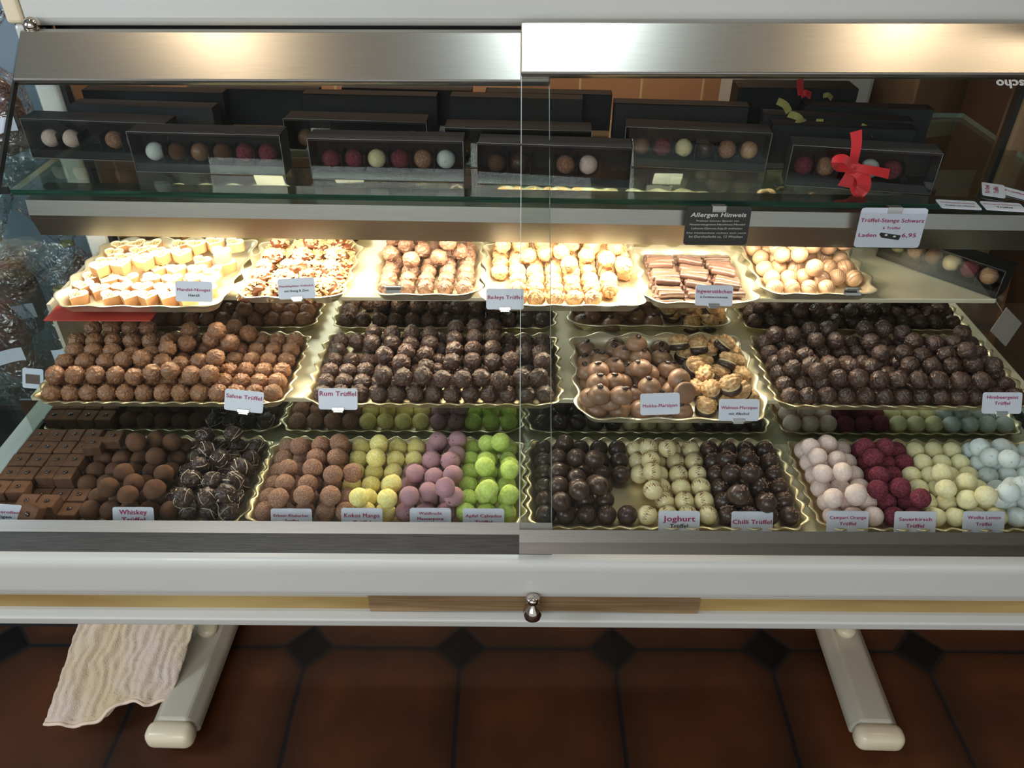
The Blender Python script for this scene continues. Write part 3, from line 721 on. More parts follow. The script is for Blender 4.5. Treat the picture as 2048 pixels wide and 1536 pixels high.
# middle shelf
RM_ = .0134
ups = []
for yy, xs_ in ((683, [155,190,228,265,302,338,372]), (703, [150,187,225,262,300,337]), (725, [130,170,212,250,287,325,359,400,433]), (750, [111,150,191,232,268,306,343,383,420])):
    ups += [(x, yy) for x in xs_]
ups += [(424,678),(461,686),(414,697),(448,703),(186,656),(224,656),(261,657),(296,657),(380,661),(434,661),(470,652),(497,667)]
fill('m1', lambda x, y: 'sahne', ups, 13, 6, RM_)
upr = [(747,666),(785,667),(824,666),(860,669),(744,686),(785,686),(822,690),(860,688),(909,678),(949,676),(986,674),(769,710),(812,705),(851,709),(909,700),(947,698),(986,698),(802,726),(851,727),(904,724),(945,722),(986,724),
 (1022,720),(1048,707),(1082,707),(1085,729),(767,750),(807,755),(846,755),(885,758),(925,758),(962,756),(1000,760),(1044,755),(1078,753),(911,656),(949,654),(986,654)]
fill('m2', lambda x, y: 'rum', upr, 13, 6, RM_, skip=lambda x, y: 685 < x < 722 and 696 < y < 722)
uph = [(1619,655),(1656,657),(1729,657),(1766,657),(1804,666),(1924,666),(1550,669),(1586,669),(1632,681),(1671,681),(1742,683),(1827,683),(1869,687),(1907,687),(1762,707),(1806,706),(1893,710),(1843,712),(1572,713),(1609,712),
 (1586,736),(1622,730),(1662,732),(1703,735),(1742,735),(1820,730),(1864,733),(1904,733),(1947,730),(1986,732),(1633,756),(1677,756),(1717,756),(1758,759),(1797,758),(1837,759),(1876,759),(1921,761),(1962,761),(1934,701)]
fill('m4', lambda x, y: 'himbeer', uph, 13, 6, RM_)
# top shelf
fill('t3', lambda x, y: 'toffee', [(781,507),(846,500),(919,503),(812,491),(788,478),(841,473),(897,480),(822,519),(878,515),(897,485)], 5, 6, RM_, inset=.010)
upb = [(1005,491),(1041,490),(1085,486),(1143,490),(1183,493),(1055,512),(1090,507),(1123,503),(1213,519),(1248,532),(1138,529),(1174,510),(1232,495)]
fill('t4', lambda x, y: 'baileys', upb, 8, 7, RM_, skip=lambda x, y: (x < 1000 and 545 < y < 585) or (x > 1222 and y > 545), inset=.010)
fill('t6', lambda x, y: 'caramel', [(1555,495),(1591,494),(1624,495),(1657,494),(1687,497),(1564,510),(1599,509),(1635,512),(1670,510)], 6, 5, RM_, skip=lambda x, y: x > 1665 and y > 560, inset=.008, hexed=True)

def emit_balls():
    for (key, kd), lst in balls.items():
        # order inside every layer and row, left to right
        rows = sorted({(b_[1], b_[2]) for b_ in lst})
        for lay, row in rows:
            rowl = sorted([b_ for b_ in lst if b_[1] == lay and b_[2] == row], key=lambda b_: b_[0].x)
            for n_, (p, l_, rr_, r_) in enumerate(rowl):
                me = random.choice(MESH[kd]); o = bpy.data.objects.new(TNAME[kd], me); col.objects.link(o)
                o.location = p; s = r_/R*random.uniform(.97, 1.02); o.scale = (s, s, s*random.uniform(.96, 1.0))
                ti = .5 if kd in ('sahne', 'rum', 'himbeer', 'toffee', 'baileys') else (.35 if kd in ('joghurt', 'caramel', 'lined', 'drizzled', 'chilli') else 3.1)
                o.rotation_euler = (random.uniform(-ti, ti), random.uniform(-ti, ti), random.uniform(0, 6.28))
                layer = {1: 'bottom layer', 2: 'upper layer', 3: 'topmost layer'}[lay]
                tag(o, f"{DESC[kd]}, {layer}, {ORD[row+1]} row from front, {ORD[n_+1]} from left", 'truffle', GROUP[kd])
                if kd == 'chilli':
                    c = bpy.data.objects.new('cocoa_nibs', random.choice(NIB)); col.objects.link(c); c.parent = o
emit_balls()

# ---------------------------------------------------------------- cocoa squares
def square_proto():
    b = MB(); b.box((-.0125, -.0125, 0), (.0125, .0125, .015), bev=.0012, seg=2)
    me = b.mesh('praline_square', M['cocoa_sq'])
    t = MB(); t.ico((0, 0, .0155), (.0036, .0032, .0018), 2, 0, lambda c: 1+.3*noise.noise(c*3)); tm = t.mesh('topping', M['bean'])
    return me, tm
sqm, sqt = square_proto()
def square(p, rot, label):
    o = obj('praline_square', sqm, loc=p, rot=rot); tag(o, label, 'praline', 'cocoa dusted praline squares'); c = obj('topping', sqt, o); return o
zb = TRAYS['b1'][4]
sx0 = -.7235; nrow = 6
for i in range(nrow):
    Yc = BY0+.0235+i*.0278
    ncol = 6
    for j in range(ncol):
        Xc = sx0+.014+j*.0262
        x_, y_ = proj((Xc, Yc, zb+.015))
        if k1(x_+6, y_) != 'square': continue
        square((Xc+random.uniform(-.0007, .0007), Yc, zb), (0, 0, random.uniform(-.04, .04)), f"flat cocoa square, bottom layer, {ORD[i+1]} row from front, {ORD[j+1]} from left")
        if j < (2 if i == 1 else 4) and i > 0 or (i == 0 and j in (2, 3)):
            square((Xc+random.uniform(-.001, .001), Yc+random.uniform(-.001, .001), zb+.0152), (0, 0, random.uniform(-.06, .06)), f"flat cocoa square, upper layer, {ORD[i+1]} row from front, {ORD[j+1]} from left")
q = at(186, 885, z=zb+.045); square((q.x, q.y, zb+.0306), (.0, 0, .12), 'flat cocoa square topmost at the back left of its pile')
q = at(226, 872, z=zb+.045); square((q.x, q.y, zb+.0306), (.0, 0, .05), 'flat cocoa square topmost at the back right of its pile')
q = at(66, 1012, z=zb+.045); square((q.x, q.y, zb+.033), (.9, .2, -.35), 'tilted cocoa square leaning on the front of its pile')

# ---------------------------------------------------------------- coffee bean domes and walnut marzipan
def dome_mesh():
    b = MB(); prof = [(.0135, 0), (.0158, .0012), (.0165, .004), (.0158, .008), (.0135, .0125), (.010, .0158), (.0055, .0178), (.001, .0184)]
    b.lathe(prof, 28); return b.mesh('coffee_praline', M['milk_s'])
def bean_mesh():
    b = MB(); b.ico((0, 0, 0), (.0058, .0042, .0024), 3, 0, lambda c: 1-.18*math.exp(-(c.y/.12)**2)*(c.z > 0))
    b.tube([(-.0052+.00104*i, .0004*math.sin(i*.9), .0022-.00006*(i-5)**2) for i in range(11)], .00045, 4, 1)
    return b.mesh('coffee_bean', [M['bean'], M['bean_line']])
def walnut_mesh(seed):
    o = Vector((seed*3.1, seed, 2)); b = MB()
    def fn(c):
        q = c*2.2+o
        rid = (1-abs(noise.noise(q))*2.4)
        return (1+.27*max(rid, -.5)+.10*noise.noise(c*7+o))*(1-.28*math.exp(-(c.y/.10)**2)*(c.z > -.2))
    b.ico((0, 0, 0), (.0135, .0112, .0070), 4, 0, fn); return b.mesh('walnut_half', M['walnut'])
dm, bn = dome_mesh(), bean_mesh(); wn = [walnut_mesh(i) for i in range(4)]
b = MB(); b.lathe([(.011, 0), (.0142, .001), (.0152, .004), (.0145, .0085), (.013, .0095)], 24, 0); b.lathe([(.0130, .0093), (.0134, .0105), (.012, .0122), (.001, .0126)], 24, 1)
wm = b.mesh('walnut_praline', [M['black_choc'], M['marzipan']])
zb = TRAYS['m3'][4]
def px3(x, y): return 1130+x/3.657, 430+y/3.657
placed3 = []
def put(meth, lst, r, hgt):
    out = []
    for e in lst:
        px, py = px3(e[0], e[1]); zz = zb+hgt
        for _ in range(8):
            q = at(px, py, z=zz); X = min(max(q.x, .104), .332); Y = min(max(q.y, .892), 1.068)
            zf = zb
            for (c, rr, hh) in placed3:
                d = math.hypot(c.x-X, c.y-Y)
                if d < (r+rr)*.86: zf = max(zf, c.z+hh*math.sqrt(max(0, 1-(d/(r+rr))**2)))
            zz = .5*zz+.5*(zf+hgt*.8)
        placed3.append((Vector((X, Y, zf)), r, hgt)); out.append((Vector((X, Y, zf)), e))
    return out
domes = [(235,1385,0),(400,1390,0),(560,1390,0),(700,1380,0),(860,1400,0),(185,1300,0),(520,1280,0),(680,1310,0),(340,1330,0),(175,1205,0),(530,1180,0),(680,1190,0),(165,1120,0),(300,1210,0),(420,1200,0),(155,1055,0),(270,1040,0),(400,1110,0),(480,1100,0),(620,1130,0),(155,955,0),(250,985,0),(720,1030,0),(430,1000,0),(590,1000,0),(700,950,0),(370,960,0),(500,950,0),(800,1200,0),(780,1080,0),
 (245,1105,1),(245,1180,1),(255,1280,1),(410,1290,1),(360,1085,1),(370,1190,1),(430,1010,1),(555,1010,1),(565,1090,1),(750,1110,1),(620,1225,1),(790,1255,1),(370,925,1),(525,930,1),(700,1020,1),(830,1175,2),(890,1330,3)]
dpos = put(None, domes, .0150, .017)
dpos.sort(key=lambda t: (round(t[0].y/.03), t[0].x))
rowc = {}
for p, e in dpos:
    ry = min(7, max(0, int((p.y-.87)/.0275))); up = p.z > zb+.006; kk = (up, ry); rowc[kk] = rowc.get(kk, 0)+1
    rot = (random.uniform(-.25, .25), random.uniform(-.25, .25), random.uniform(0, 6.28))
    if e[2] == 2: rot = (1.0, .35, 0)
    if e[2] == 3: rot = (-2.0, .3, .2)
    if not up: rot = (random.uniform(-.1, .1), random.uniform(-.1, .1), rot[2])
    loc = p.copy()
    if e[2] == 3: loc = loc+Vector((0, .004, .016))
    if e[2] == 2: loc = loc+Vector((0, .0, .006))
    o = obj('coffee_praline', dm, loc=loc, rot=rot)
    lay = 'upper layer' if up else 'bottom layer'
    lb = f"milk dome with coffee bean, {lay}, {ORD[ry+1]} row from front, {ORD[rowc[kk]]} from left"
    if e[2] == 3: lb = 'milk chocolate dome turned over, flat underside facing up, beside the walnuts'
    tag(o, lb, 'praline', 'milk chocolate domes with coffee beans')
    a = random.uniform(-.3, .3)
    c = obj('coffee_bean', bn, o, loc=(math.sin(a)*.004, -.0035, .0192), rot=(.25, a, random.uniform(0, 3)))
walns = [(1030,1385,0),(1180,1350,0),(1350,1335,0),(980,1260,0),(1300,1265,0),(950,1150,0),(1290,1170,0),(920,1090,0),(870,1010,0),(1120,1150,0),(960,890,0),(845,945,0),(1090,900,0),(1050,1000,0),(1200,1000,0),(1250,1080,0),
 (1100,1275,1),(1230,1240,1),(1040,1170,1),(1030,1080,1),(1180,1080,1),(985,970,1),(1145,940,1)]
wpos = put(None, walns, .0148, .016); rowc = {}
wpos.sort(key=lambda t: (round(t[0].y/.03), t[0].x))
for p, e in wpos:
    ry = min(7, max(0, int((p.y-.87)/.0275))); up = p.z > zb+.006; kk = (up, ry); rowc[kk] = rowc.get(kk, 0)+1
    ti = .65 if up else .25
    o = obj('walnut_praline', wm, loc=p+Vector((0, 0, .002 if up else 0)), rot=(random.uniform(0, ti), random.uniform(-ti, ti), random.uniform(0, 6.28)))
    tag(o, f"walnut topped marzipan praline, {'upper' if up else 'bottom'} layer, {ORD[ry+1]} row from front, {ORD[rowc[kk]]} from left", 'praline', 'marzipan pralines with walnut halves')
    obj('walnut_half', random.choice(wn), o, loc=(0, 0, .0168), rot=(0, 0, random.uniform(0, 3)))

# ---------------------------------------------------------------- hearts
def heart_outline(s, n=44):
    pts = []
    for i in range(n):
        t = 2*PI*i/n
        x = 16*math.sin(t)**3; y = 13*math.cos(t)-5*math.cos(2*t)-2*math.cos(3*t)-math.cos(4*t)
        pts.append((x/16*s*.98, (y+2)/16.5*s))
    return pts
def heart_meshes():
    S = .0162; n = 44; H_ = .0165
    rings = [(.90, 0), (.94, .002), (.99, H_-.0025), (1.0, H_-.001), (.95, H_+.0008), (.86, H_+.0002), (.82, H_-.0012)]
    b = MB(); O = heart_outline(S, n); vs = []
    for k, z in rings: vs += [(x*k, y*k, z) for x, y in O]
    def strip(i0, i1, mi):
        b.add(vs, [[i*n+j, i*n+(j+1) % n, (i+1)*n+(j+1) % n, (i+1)*n+j] for i in range(i0, i1) for j in range(n)], mi)
    strip(0, 3, 0); strip(3, 6, 1); b.add([vs[6*n+j] for j in range(n)], [list(range(n))], 2, False); b.add([vs[j] for j in range(n)], [list(range(n))[::-1]], 0, False)
    me = b.mesh('nougat_heart', [M['heart_side'], M['heart_rim'], M['heart_fill']])
    cs = []
    for sd in range(3):
        rnd = random.Random(sd); c = MB()
        for k in range(13):
            a = rnd.uniform(0, 6.28); rr = rnd.uniform(0, .0085)
            c.ico((rr*math.cos(a), rr*math.sin(a)+.0003, H_-.0010), (rnd.uniform(.0008, .0018), rnd.uniform(.0006, .0013), .0009), 1, 0, M=Matrix.Rotation(rnd.uniform(0, 3), 3, 'Z'))
        cs.append(c.mesh('chopped_nuts', M['chip']))
    return me, cs
hm, hc = heart_meshes()
zb = TRAYS['t1'][4]; HH = .018
h1 = [(600,1145),(865,1150),(1025,1150),(1175,1150),(1330,1150),(1480,1160),(640,1070),(780,1095),(970,1080),(1130,1085),(1300,1085),(1450,1090),(700,1000),(850,1020),(1015,1010),(1190,1010),(1365,1020),(1540,1010),(1690,1020),(1250,930),(1400,940),(1570,940),(1720,950),(1600,870),(1790,895),(1640,1090),
      (785,860),(960,830),(1120,825),(835,795),(1070,750),(1235,750),(1380,750),(940,750),(1115,690),(1270,685),(1440,685),(1600,670)]
h2 = [(785,915),(960,895),(1140,865),(1280,820),(1440,810),(1560,740),(1700,720),(1860,725)]
h3 = [(1750,795)]
hp = []
for lst, lev in ((h1, 1), (h2, 2), (h3, 3)):
    pts = []
    for x, y in lst:
        q = at(x/4, 300+y/4, z=zb+HH*lev); pts.append([min(max(q.x, -.668), -.460), min(max(q.y, 1.038), 1.222)])
    relax(pts, .0142, -.668, -.460, 1.036, 1.224, 30)
    for q in pts: hp.append((lev, q[0], q[1]))
rowc = {}
hp.sort(key=lambda t: (t[0], round((t[2]-1.03)/.028), t[1]))
for lev, X, Y in hp:
    ry = min(8, max(0, round((Y-1.036)/.028))); kk = (lev, ry); rowc[kk] = rowc.get(kk, 0)+1
    z = zb + (lev-1)*HH
    o = obj('nougat_heart', hm, loc=(X, Y, z), rot=(0, 0, random.choice((0, 0, 0, .35, -.35, .8))+random.uniform(-.2, .2)))
    tag(o, f"cream topped nougat heart, {('bottom', 'upper', 'topmost')[lev-1]} layer, {ORD[ry+1]} row from front, {ORD[rowc[kk]]} from left", 'praline', 'heart shaped nougat pralines')
    obj('chopped_nuts', random.choice(hc), o)
# supports under raised hearts where the row beneath is empty are the hearts of the lower layer
# ---------------------------------------------------------------- almond clusters
def cluster(seed):
    rnd = random.Random(seed); b = MB(); r_ = .017
    b.ico((0, 0, .006), (r_*.85, r_*.8, .008), 3, 0, lambda c: 1+.25*noise.noise(c*2+Vector((seed, 0, 0))))
    c = MB()
    for k in range(64):
        th = abs(rnd.gauss(.2, .65)); ph = rnd.uniform(0, 6.28)
        p = Vector((math.sin(th)*math.cos(ph)*r_*.9, math.sin(th)*math.sin(ph)*r_*.9, .006+.0085*math.cos(th)+rnd.uniform(0, .0025)))
        L_ = rnd.uniform(.0026, .0058); wd = rnd.uniform(.0013, .0024)
        Mx = Matrix.Translation(p) @ Euler((rnd.uniform(-.6, .6), rnd.uniform(-.6, .6), rnd.uniform(0, PI))).to_matrix().to_4x4()
        c.box((-L_, -wd, -.0010), (L_, wd, .0010), 0, M=Mx, bev=.0007, seg=1)
    for i in range(len(c.sm)): c.sm[i] = False
    return b.mesh('almond_cluster', M['glaze']), c.mesh('almond_slivers', M['almond'])
cl = [cluster(i) for i in range(5)]
x0, x1, y0, y1, zb = TRAYS['t2']; cnt = 0
for lay, nx, ny in ((1, 5, 6), (2, 4, 5), (3, 3, 3)):
    for i in range(ny):
        for j in range(nx):
            if lay == 3 and (i, j) in ((0, 0),): continue
            mgn = .022+.006*(lay-1); yy = y0+mgn+(y1-y0-2*mgn)*i/(ny-1); 
            if lay == 3: yy = y0+.07+(y1-y0-.10)*i/(ny-1)
            X = x0+mgn+(x1-x0-2*mgn)*j/(nx-1)+random.uniform(-.004, .004); yy += random.uniform(-.004, .004)
            me, ms = cl[random.randrange(5)]
            o = obj('almond_cluster', me, loc=(X, yy, zb+.0105*(lay-1)), rot=(random.uniform(-.2, .2), random.uniform(-.2, .2), random.uniform(0, 6.28)))
            tag(o, f"almond sliver cluster, {('bottom', 'upper', 'topmost')[lay-1]} layer, {ORD[i+1]} row from front, {ORD[j+1]} from left", 'praline', 'almond sliver clusters')
            obj('almond_slivers', ms, o)
# ---------------------------------------------------------------- ginger sticks
def stick(seed):
    rnd = random.Random(seed); n = 22; prof = []
    vs = []; m_ = 12; L_ = .0205*rnd.uniform(.92, 1.08); bend = rnd.uniform(-.002, .002)
    for i in range(n+1):
        u = i/n; x = -L_+2*L_*u; e = min(1, (min(u, 1-u)*9)**.5+.35); rip = 0
        for k in range(m_):
            a = 2*PI*k/m_+PI/m_; c_, s__ = math.cos(a), math.sin(a)
            yy = .0066*(abs(c_)**.55)*(1 if c_ > 0 else -1); zz = .0048*(abs(s__)**.55)*(1 if s__ > 0 else -1)
            groove = 1-.22*math.exp(-(c_/.22)**2)*(s__ > 0)
            nz_ = 1+.10*noise.noise(Vector((x*150, k*.7, seed*3)))
            vs.append((x, yy*e*nz_+bend*math.sin(PI*u), .005+zz*e*nz_*groove))
    b = MB(); b.add(vs, [[i*m_+k, i*m_+(k+1) % m_, (i+1)*m_+(k+1) % m_, (i+1)*m_+k] for i in range(n) for k in range(m_)]+[list(range(m_)), [n*m_+k for k in range(m_)]])
    return b.mesh('ginger_stick', M['ginger'])
gsm = [stick(i) for i in range(5)]
x0, x1, y0, y1, zb = TRAYS['t5']
for lay in range(3):
    for j in range(3):
        nr = (12, 10, 7)[lay]
        for i in range(nr):
            if lay == 2 and (i*7+j*5) % 4 == 0: continue
            X = x0+.036+.0455*j+random.uniform(-.002, .002)+(.004 if lay == 1 else 0); Y = y0+.020+(y1-y0-.040)*(i+.5*(lay == 1)+(1.6*(lay == 2)))/(11.3)
            if X > x1-.026: X = x1-.026
            az = random.uniform(-.10, .10)-(.30 if (lay == 2 and j > 0) else 0)-(.12 if lay == 1 and j == 1 else 0)
            o = obj('ginger_stick', random.choice(gsm), loc=(X, Y, zb+.0088*lay), rot=(random.uniform(-.12, .12), random.uniform(-.04, .04)*lay, az))
            tag(o, f"chocolate coated ginger stick, {('bottom', 'upper', 'topmost')[lay]} layer, {('left', 'middle', 'right')[j]} column, {ORD[i+1]} from front", 'praline', 'chocolate coated ginger sticks')

# ---------------------------------------------------------------- cards with lettering
def text_mesh(txt, bold=0.0, shear=0.0):
    cu = bpy.data.curves.new('lettering', 'FONT'); cu.body = txt; cu.size = 1; cu.shear = shear; cu.resolution_u = 3
    cu.space_character = 1.06 if bold else 1.0
    o = bpy.data.objects.new('tmp', cu); col.objects.link(o); dg = bpy.context.evaluated_depsgraph_get(); dg.update()
    me = bpy.data.meshes.new_from_object(o.evaluated_get(dg)); bpy.data.objects.remove(o)
    if bold:      # heavier strokes: the same outline laid down several times, slightly shifted
        V = [v.co.copy() for v in me.vertices]; Fc = [list(p.vertices) for p in me.polygons]; vs = []; fs = []
        for k, (dx, dy) in enumerate(((0, 0), (.03, 0), (.055, 0), (.03, .018), (.03, -.018))):
            fs += [[i+len(vs) for i in f] for f in Fc]; vs += [(v.x+dx, v.y+dy, .0006*k) for v in V]
        me = bpy.data.meshes.new('lettering'); me.from_pydata(vs, [], fs); me.update()
    me.name = 'lettering'
    return me
def letter(parent, txt, w_, x, y, m, bold=.012, z=.0007, hmax=None, shear=0.0, align='c', rz=0):
    me = text_mesh(txt, bold, shear); xs = [v.co.x for v in me.vertices]; ys = [v.co.y for v in me.vertices]
    if not xs: return
    x0, x1 = min(xs), max(xs); s = w_/(x1-x0); sy = s
    if hmax: sy = min(s, hmax/.72) if hmax else s
    cx = (x0+x1)/2 if align == 'c' else x0
    for v in me.vertices: v.co = Vector(((v.co.x-cx)*s, (v.co.y)*sy, v.co.z*s))
    me.materials.clear(); me.materials.append(m)
    o = obj('lettering', me, parent, loc=(x, y, z), rot=(0, 0, rz)); o['label'] = f'printed word {txt}' if len(txt) < 26 else 'printed line of small words'
    return o
def card_mesh(w_, h_, m, th=.0009, r=.003):
    pts, per = rrect(w_/2, h_/2, r, 64); b = MB()
    vs = [(x, y, z) for z in (-th/2, th/2) for (x, y, *_r) in pts]; n = 64
    b.add(vs, [[j, (j+1) % n, n+(j+1) % n, n+j] for j in range(n)]+[list(range(n))[::-1], list(range(n, 2*n))], 0, False); return b.mesh('card', m)
def clip_part(parent, y, up=False):
    b = MB(); w2 = .0085
    if not up:
        b.tube([(0, y+.0020, .0020), (0, y-.0010, .0024)], .0001, 4)
        b.box((-w2, y-.0035, .0006), (w2, y+.0015, .0018), bev=.0004); b.box((-w2*.8, y-.006, -.002), (w2*.8, y-.0025, .0012), bev=.0004)
    else:
        b.box((-w2*1.15, y-.003, .0006), (w2*1.15, y+.006, .0020), bev=.0004); b.box((-w2*1.15, y+.004, -.010), (w2*1.15, y+.0055, .0018), bev=.0004)
    return b.build('clip', M['clip'], parent)
CARD = card_mesh(.0545, .0300, M['card'])
def card(px, py, Y, label, lines, rz=0, clip=False, tilt=.50, mesh=None, w_=.0545, h_=.03, yaw=0):
    """px,py: centre of the card in the picture at distance Y"""
    p = at(px, py, Y=Y)
    o = obj('name_card', mesh or CARD, loc=p); o.rotation_mode = 'XYZ'
    Rm = Matrix.Rotation(yaw, 3, 'Z') @ Matrix.Rotation(PI/2-tilt, 3, 'X') @ Matrix.Rotation(rz, 3, 'Z')
    o.rotation_euler = Rm.to_euler()
    tag(o, label, 'name card', 'name cards')
    for (t, wf, yf, m, hm_) in lines:
        letter(o, t, w_*wf, 0, h_*yf, m, hmax=hm_)
    if clip: clip_part(o, -h_/2+.002)
    return o
I, K = M['ink'], M['inkb']
def Yof(key): return TRAYS[key][2]
card(388, 583, 1.030, 'white name card standing in the hearts tray', [('Mandel-Nougat', .90, .02, I, .0042), ('Herzli', .30, -.25, K, .0042)], rz=-.02)
card(593, 577, 1.030, 'white name card clipped to the almond cluster tray', [('Mandelsplitter-Vollmilch', .92, .08, I, .0030), ('mit Honig & Zimt', .66, -.16, K, .0036)], rz=.05, clip=True)
card(1010, 598, 1.012, 'white name card clipped to the streaked cream truffle tray', [('Baileys Trüffel', .92, .0, I, .0052)], rz=.0, clip=True)
card(1428, 591, 1.022, 'white name card clipped to the ginger stick tray', [('Ingwerstäbchen', .94, .12, I, .0052), ('in Zartbitterschokolade', .74, -.12, K, .0028)], clip=True, rz=-.02)
card(488, 802, .893, 'white name card clipped to the milk cream truffle tray', [('Sahne Trüffel', .92, .10, I, .0056)], rz=-.10, clip=True)
card(676, 798, .893, 'white name card clipped to the dark rum truffle tray', [('Rum Trüffel', .94, .15, I, .0066)], clip=True, rz=-.01)
card(1320, 808, .884, 'white name card standing among the coffee bean domes', [('Mokka-Marzipan', .88, -.14, I, .0046)], rz=.04)
card(1478, 820, .862, 'white name card clipped beside the walnut marzipan', [('Walnuss-Marzipan', .90, .05, I, .0042), ('mit Alkohol', .50, -.22, K, .0036)], clip=True)
card(2004, 806, .893, 'white name card clipped to the raspberry spirit truffle tray', [('Himbeergeist', .80, .20, I, .0046), ('Trüffel', .40, -.08, I, .0046)], clip=True)
CB = .753
card(3, 1030, CB, 'white name card cut off at the left edge, before the cocoa squares', [('Butterarollen', .90, .10, I, .0036), ('& Figen', .50, -.12, K, .0036)], rz=-.06)
card(267, 1036, CB, 'white name card before the cocoa dusted truffles', [('Whiskey', .68, .17, I, .0066), ('Trüffel', .58, -.18, I, .0066)])
card(583, 1039, CB, 'white name card before the brownish pink truffles', [('Erbeer-Rhabarber', .86, .12, I, .0040), ('Trüffel', .34, -.12, I, .0040)])
card(724, 1038, CB, 'white name card before the yellow coconut truffles', [('Kokos Mango', .86, .08, I, .0056), ('Trüffel', .44, -.24, I, .0056)])
card(861, 1038, CB, 'white name card before the mauve truffles', [('Waldfrucht', .56, .20, I, .0040), ('Mascarpone', .64, -.04, I, .0040), ('Trüffel', .36, -.26, I, .0040)])
card(967, 1039, CB, 'white name card before the lime green truffles', [('Apfel Calvados', .88, .10, I, .0044), ('Trüffel', .42, -.18, I, .0046)])
card(1358, 1044, CB, 'white name card before the white zigzag truffles', [('Joghurt', .78, .04, I, .0074), ('Trüffel', .44, -.26, K, .0056)])
card(1504, 1045, CB, 'white name card before the dark truffles with nibs', [('Chilli Trüffel', .94, -.06, I, .0058)])
card(1695, 1044, CB, 'white name card before the pale pink truffles', [('Campari Orange', .88, .14, I, .0042), ('Trüffel', .40, -.14, I, .0044)])
card(1830, 1045, CB, 'white name card before the cherry red truffles', [('Sauerkirsch', .80, .08, I, .0046), ('Trüffel', .44, -.22, I, .0048)])
card(1967, 1045, CB, 'white name card before the pale yellow truffles', [('Wodka Lemon', .80, .16, I, .0044), ('Trüffel', .38, -.14, I, .0044)])
# empty clips on two trays
for px, py, Y, lb in ((787, 578, 1.043, 'empty steel clip on the rough milk truffle tray'), (1703, 583, 1.050, 'empty steel clip on the caramel ball tray')):
    b = MB(); b.box((-.0115, -.001, -.004), (.0115, .0004, .006), bev=.0006); b.box((-.0115, -.008, .0045), (.0115, .0004, .006), bev=.0006); b.box((-.0115, -.009, -.004), (.0115, -.0076, .0005), bev=.0005)
    o = b.build('card_clip', M['clip'], loc=at(px, py, Y=Y)); o.rotation_euler = (-.25, 0, 0); tag(o, lb, 'clip', 'empty card clips')
# big signs clipped to the glass shelf edge
BIG = card_mesh(.0905, .0560, M['card_b'], r=.004)
p = at(1434, 452, Y=1.050); o = obj('allergen_sign', BIG, loc=p); o.rotation_euler = (PI/2-.10, .0, 0)
tag(o, 'black allergen notice clipped to the glass shelf edge', 'sign')
Wt = M['inkw']
letter(o, 'Allergen Hinweis', .078, 0, .0135, Wt, hmax=.0062, shear=.15)
for t, ww, y, hh in (('Pralinen können Spuren von', .060, .0065, .0026), ('Nusserzeugnisse,Haselnuss,Mandel', .078, .0012, .0027), ('Laktose,Glykose,Soja,Ei enthalten', .072, -.0046, .0027), ('Die Haltbarkeit richtet sich nach', .084, -.0110, .0022), ('Im Durchschnitt ca. 12 Wochen', .076, -.0170, .0034)):
    letter(o, t, ww, 0, y, Wt, bold=.0, hmax=hh, shear=.1)
clip_part(o, .0235, True)
BIGW = card_mesh(.0920, .0575, M['card'], r=.004)
p = at(1781, 456, Y=1.046); o = obj('price_sign', BIGW, loc=p); Rm = Matrix.Rotation(-.02, 3, 'Z') @ Matrix.Rotation(PI/2-.10, 3, 'X') @ Matrix.Rotation(-.0, 3, 'Z'); o.rotation_euler = Rm.to_euler()
tag(o, 'white price sign clipped to the glass shelf edge, showing a small black box', 'sign')
letter(o, 'Trüffel-Stange Schwarz', .088, 0, .0085, I, hmax=.0055); letter(o, '6 Trüffel', .024, .001, -.0015, I, hmax=.0036)
letter(o, 'Laden', .025, -.030, -.0130, I, hmax=.0054); letter(o, '6,95', .020, .028, -.0130, I, hmax=.0060)
b = MB(); vs = [(-.014, -.009, 0), (-.010, -.014, 0), (.015, -.0175, 0), (.017, -.0105, 0), (-.012, -.0065, 0)]
b.add(vs, [[0, 1, 2, 3, 4]], 0, False); b.add([(.0+.0022*math.cos(a)-.004, -.0100+.0014*math.sin(a), .0002) for a in [i*PI/6 for i in range(12)]], [list(range(12))], 1, False)
b.add([(.0+.0022*math.cos(a)+.008, -.0120+.0014*math.sin(a), .0002) for a in [i*PI/6 for i in range(12)]], [list(range(12))], 1, False)
b.build('printed_box_picture', [M['inkb'], M['inkw']], o, loc=(0, 0, .0007)); clip_part(o, .0245, True)
# three loose cards on the glass shelf
def flat_card(px, py, rz, label, lines, dz=0, name='name_card'):
    p = at(px, py, z=1.0535+.001+dz); p.z = sh(p.x, p.y, 1.0535).z+.0012+dz
    o = obj(name, CARD, loc=p, rot=(0.0, .0105, rz)); tag(o, label, 'name card', 'name cards')
    for (t, wf, yf, m, hm_) in lines: letter(o, t, .0545*wf, 0, .03*yf, m, hmax=hm_)
flat_card(1920, 401, -.10, 'white card lying flat on the glass shelf, nearest the price sign', [('Champagner-Orange', .86, .12, I, .0032), ('Trüffel mit Alkohol', .74, -.22, K, .0038)])
flat_card(2010, 404, -.12, 'white card lying flat at the right edge of the glass shelf', [('Marzipan-Himbeere', .90, .15, I, .0030), ('Trüffel', .40, -.20, K, .0046)])
flat_card(2030, 376, -.75, 'white card lying flat under the turned one, right end of glass shelf', [('Trüffel', .5, .0, I, .0050)])
flat_card(1990, 371, 1.15, 'white card turned sideways on top of another on the glass shelf', [('Kir Royal', .62, .18, I, .0068), ('Trüffel', .52, -.22, I, .0068)], dz=.0012)

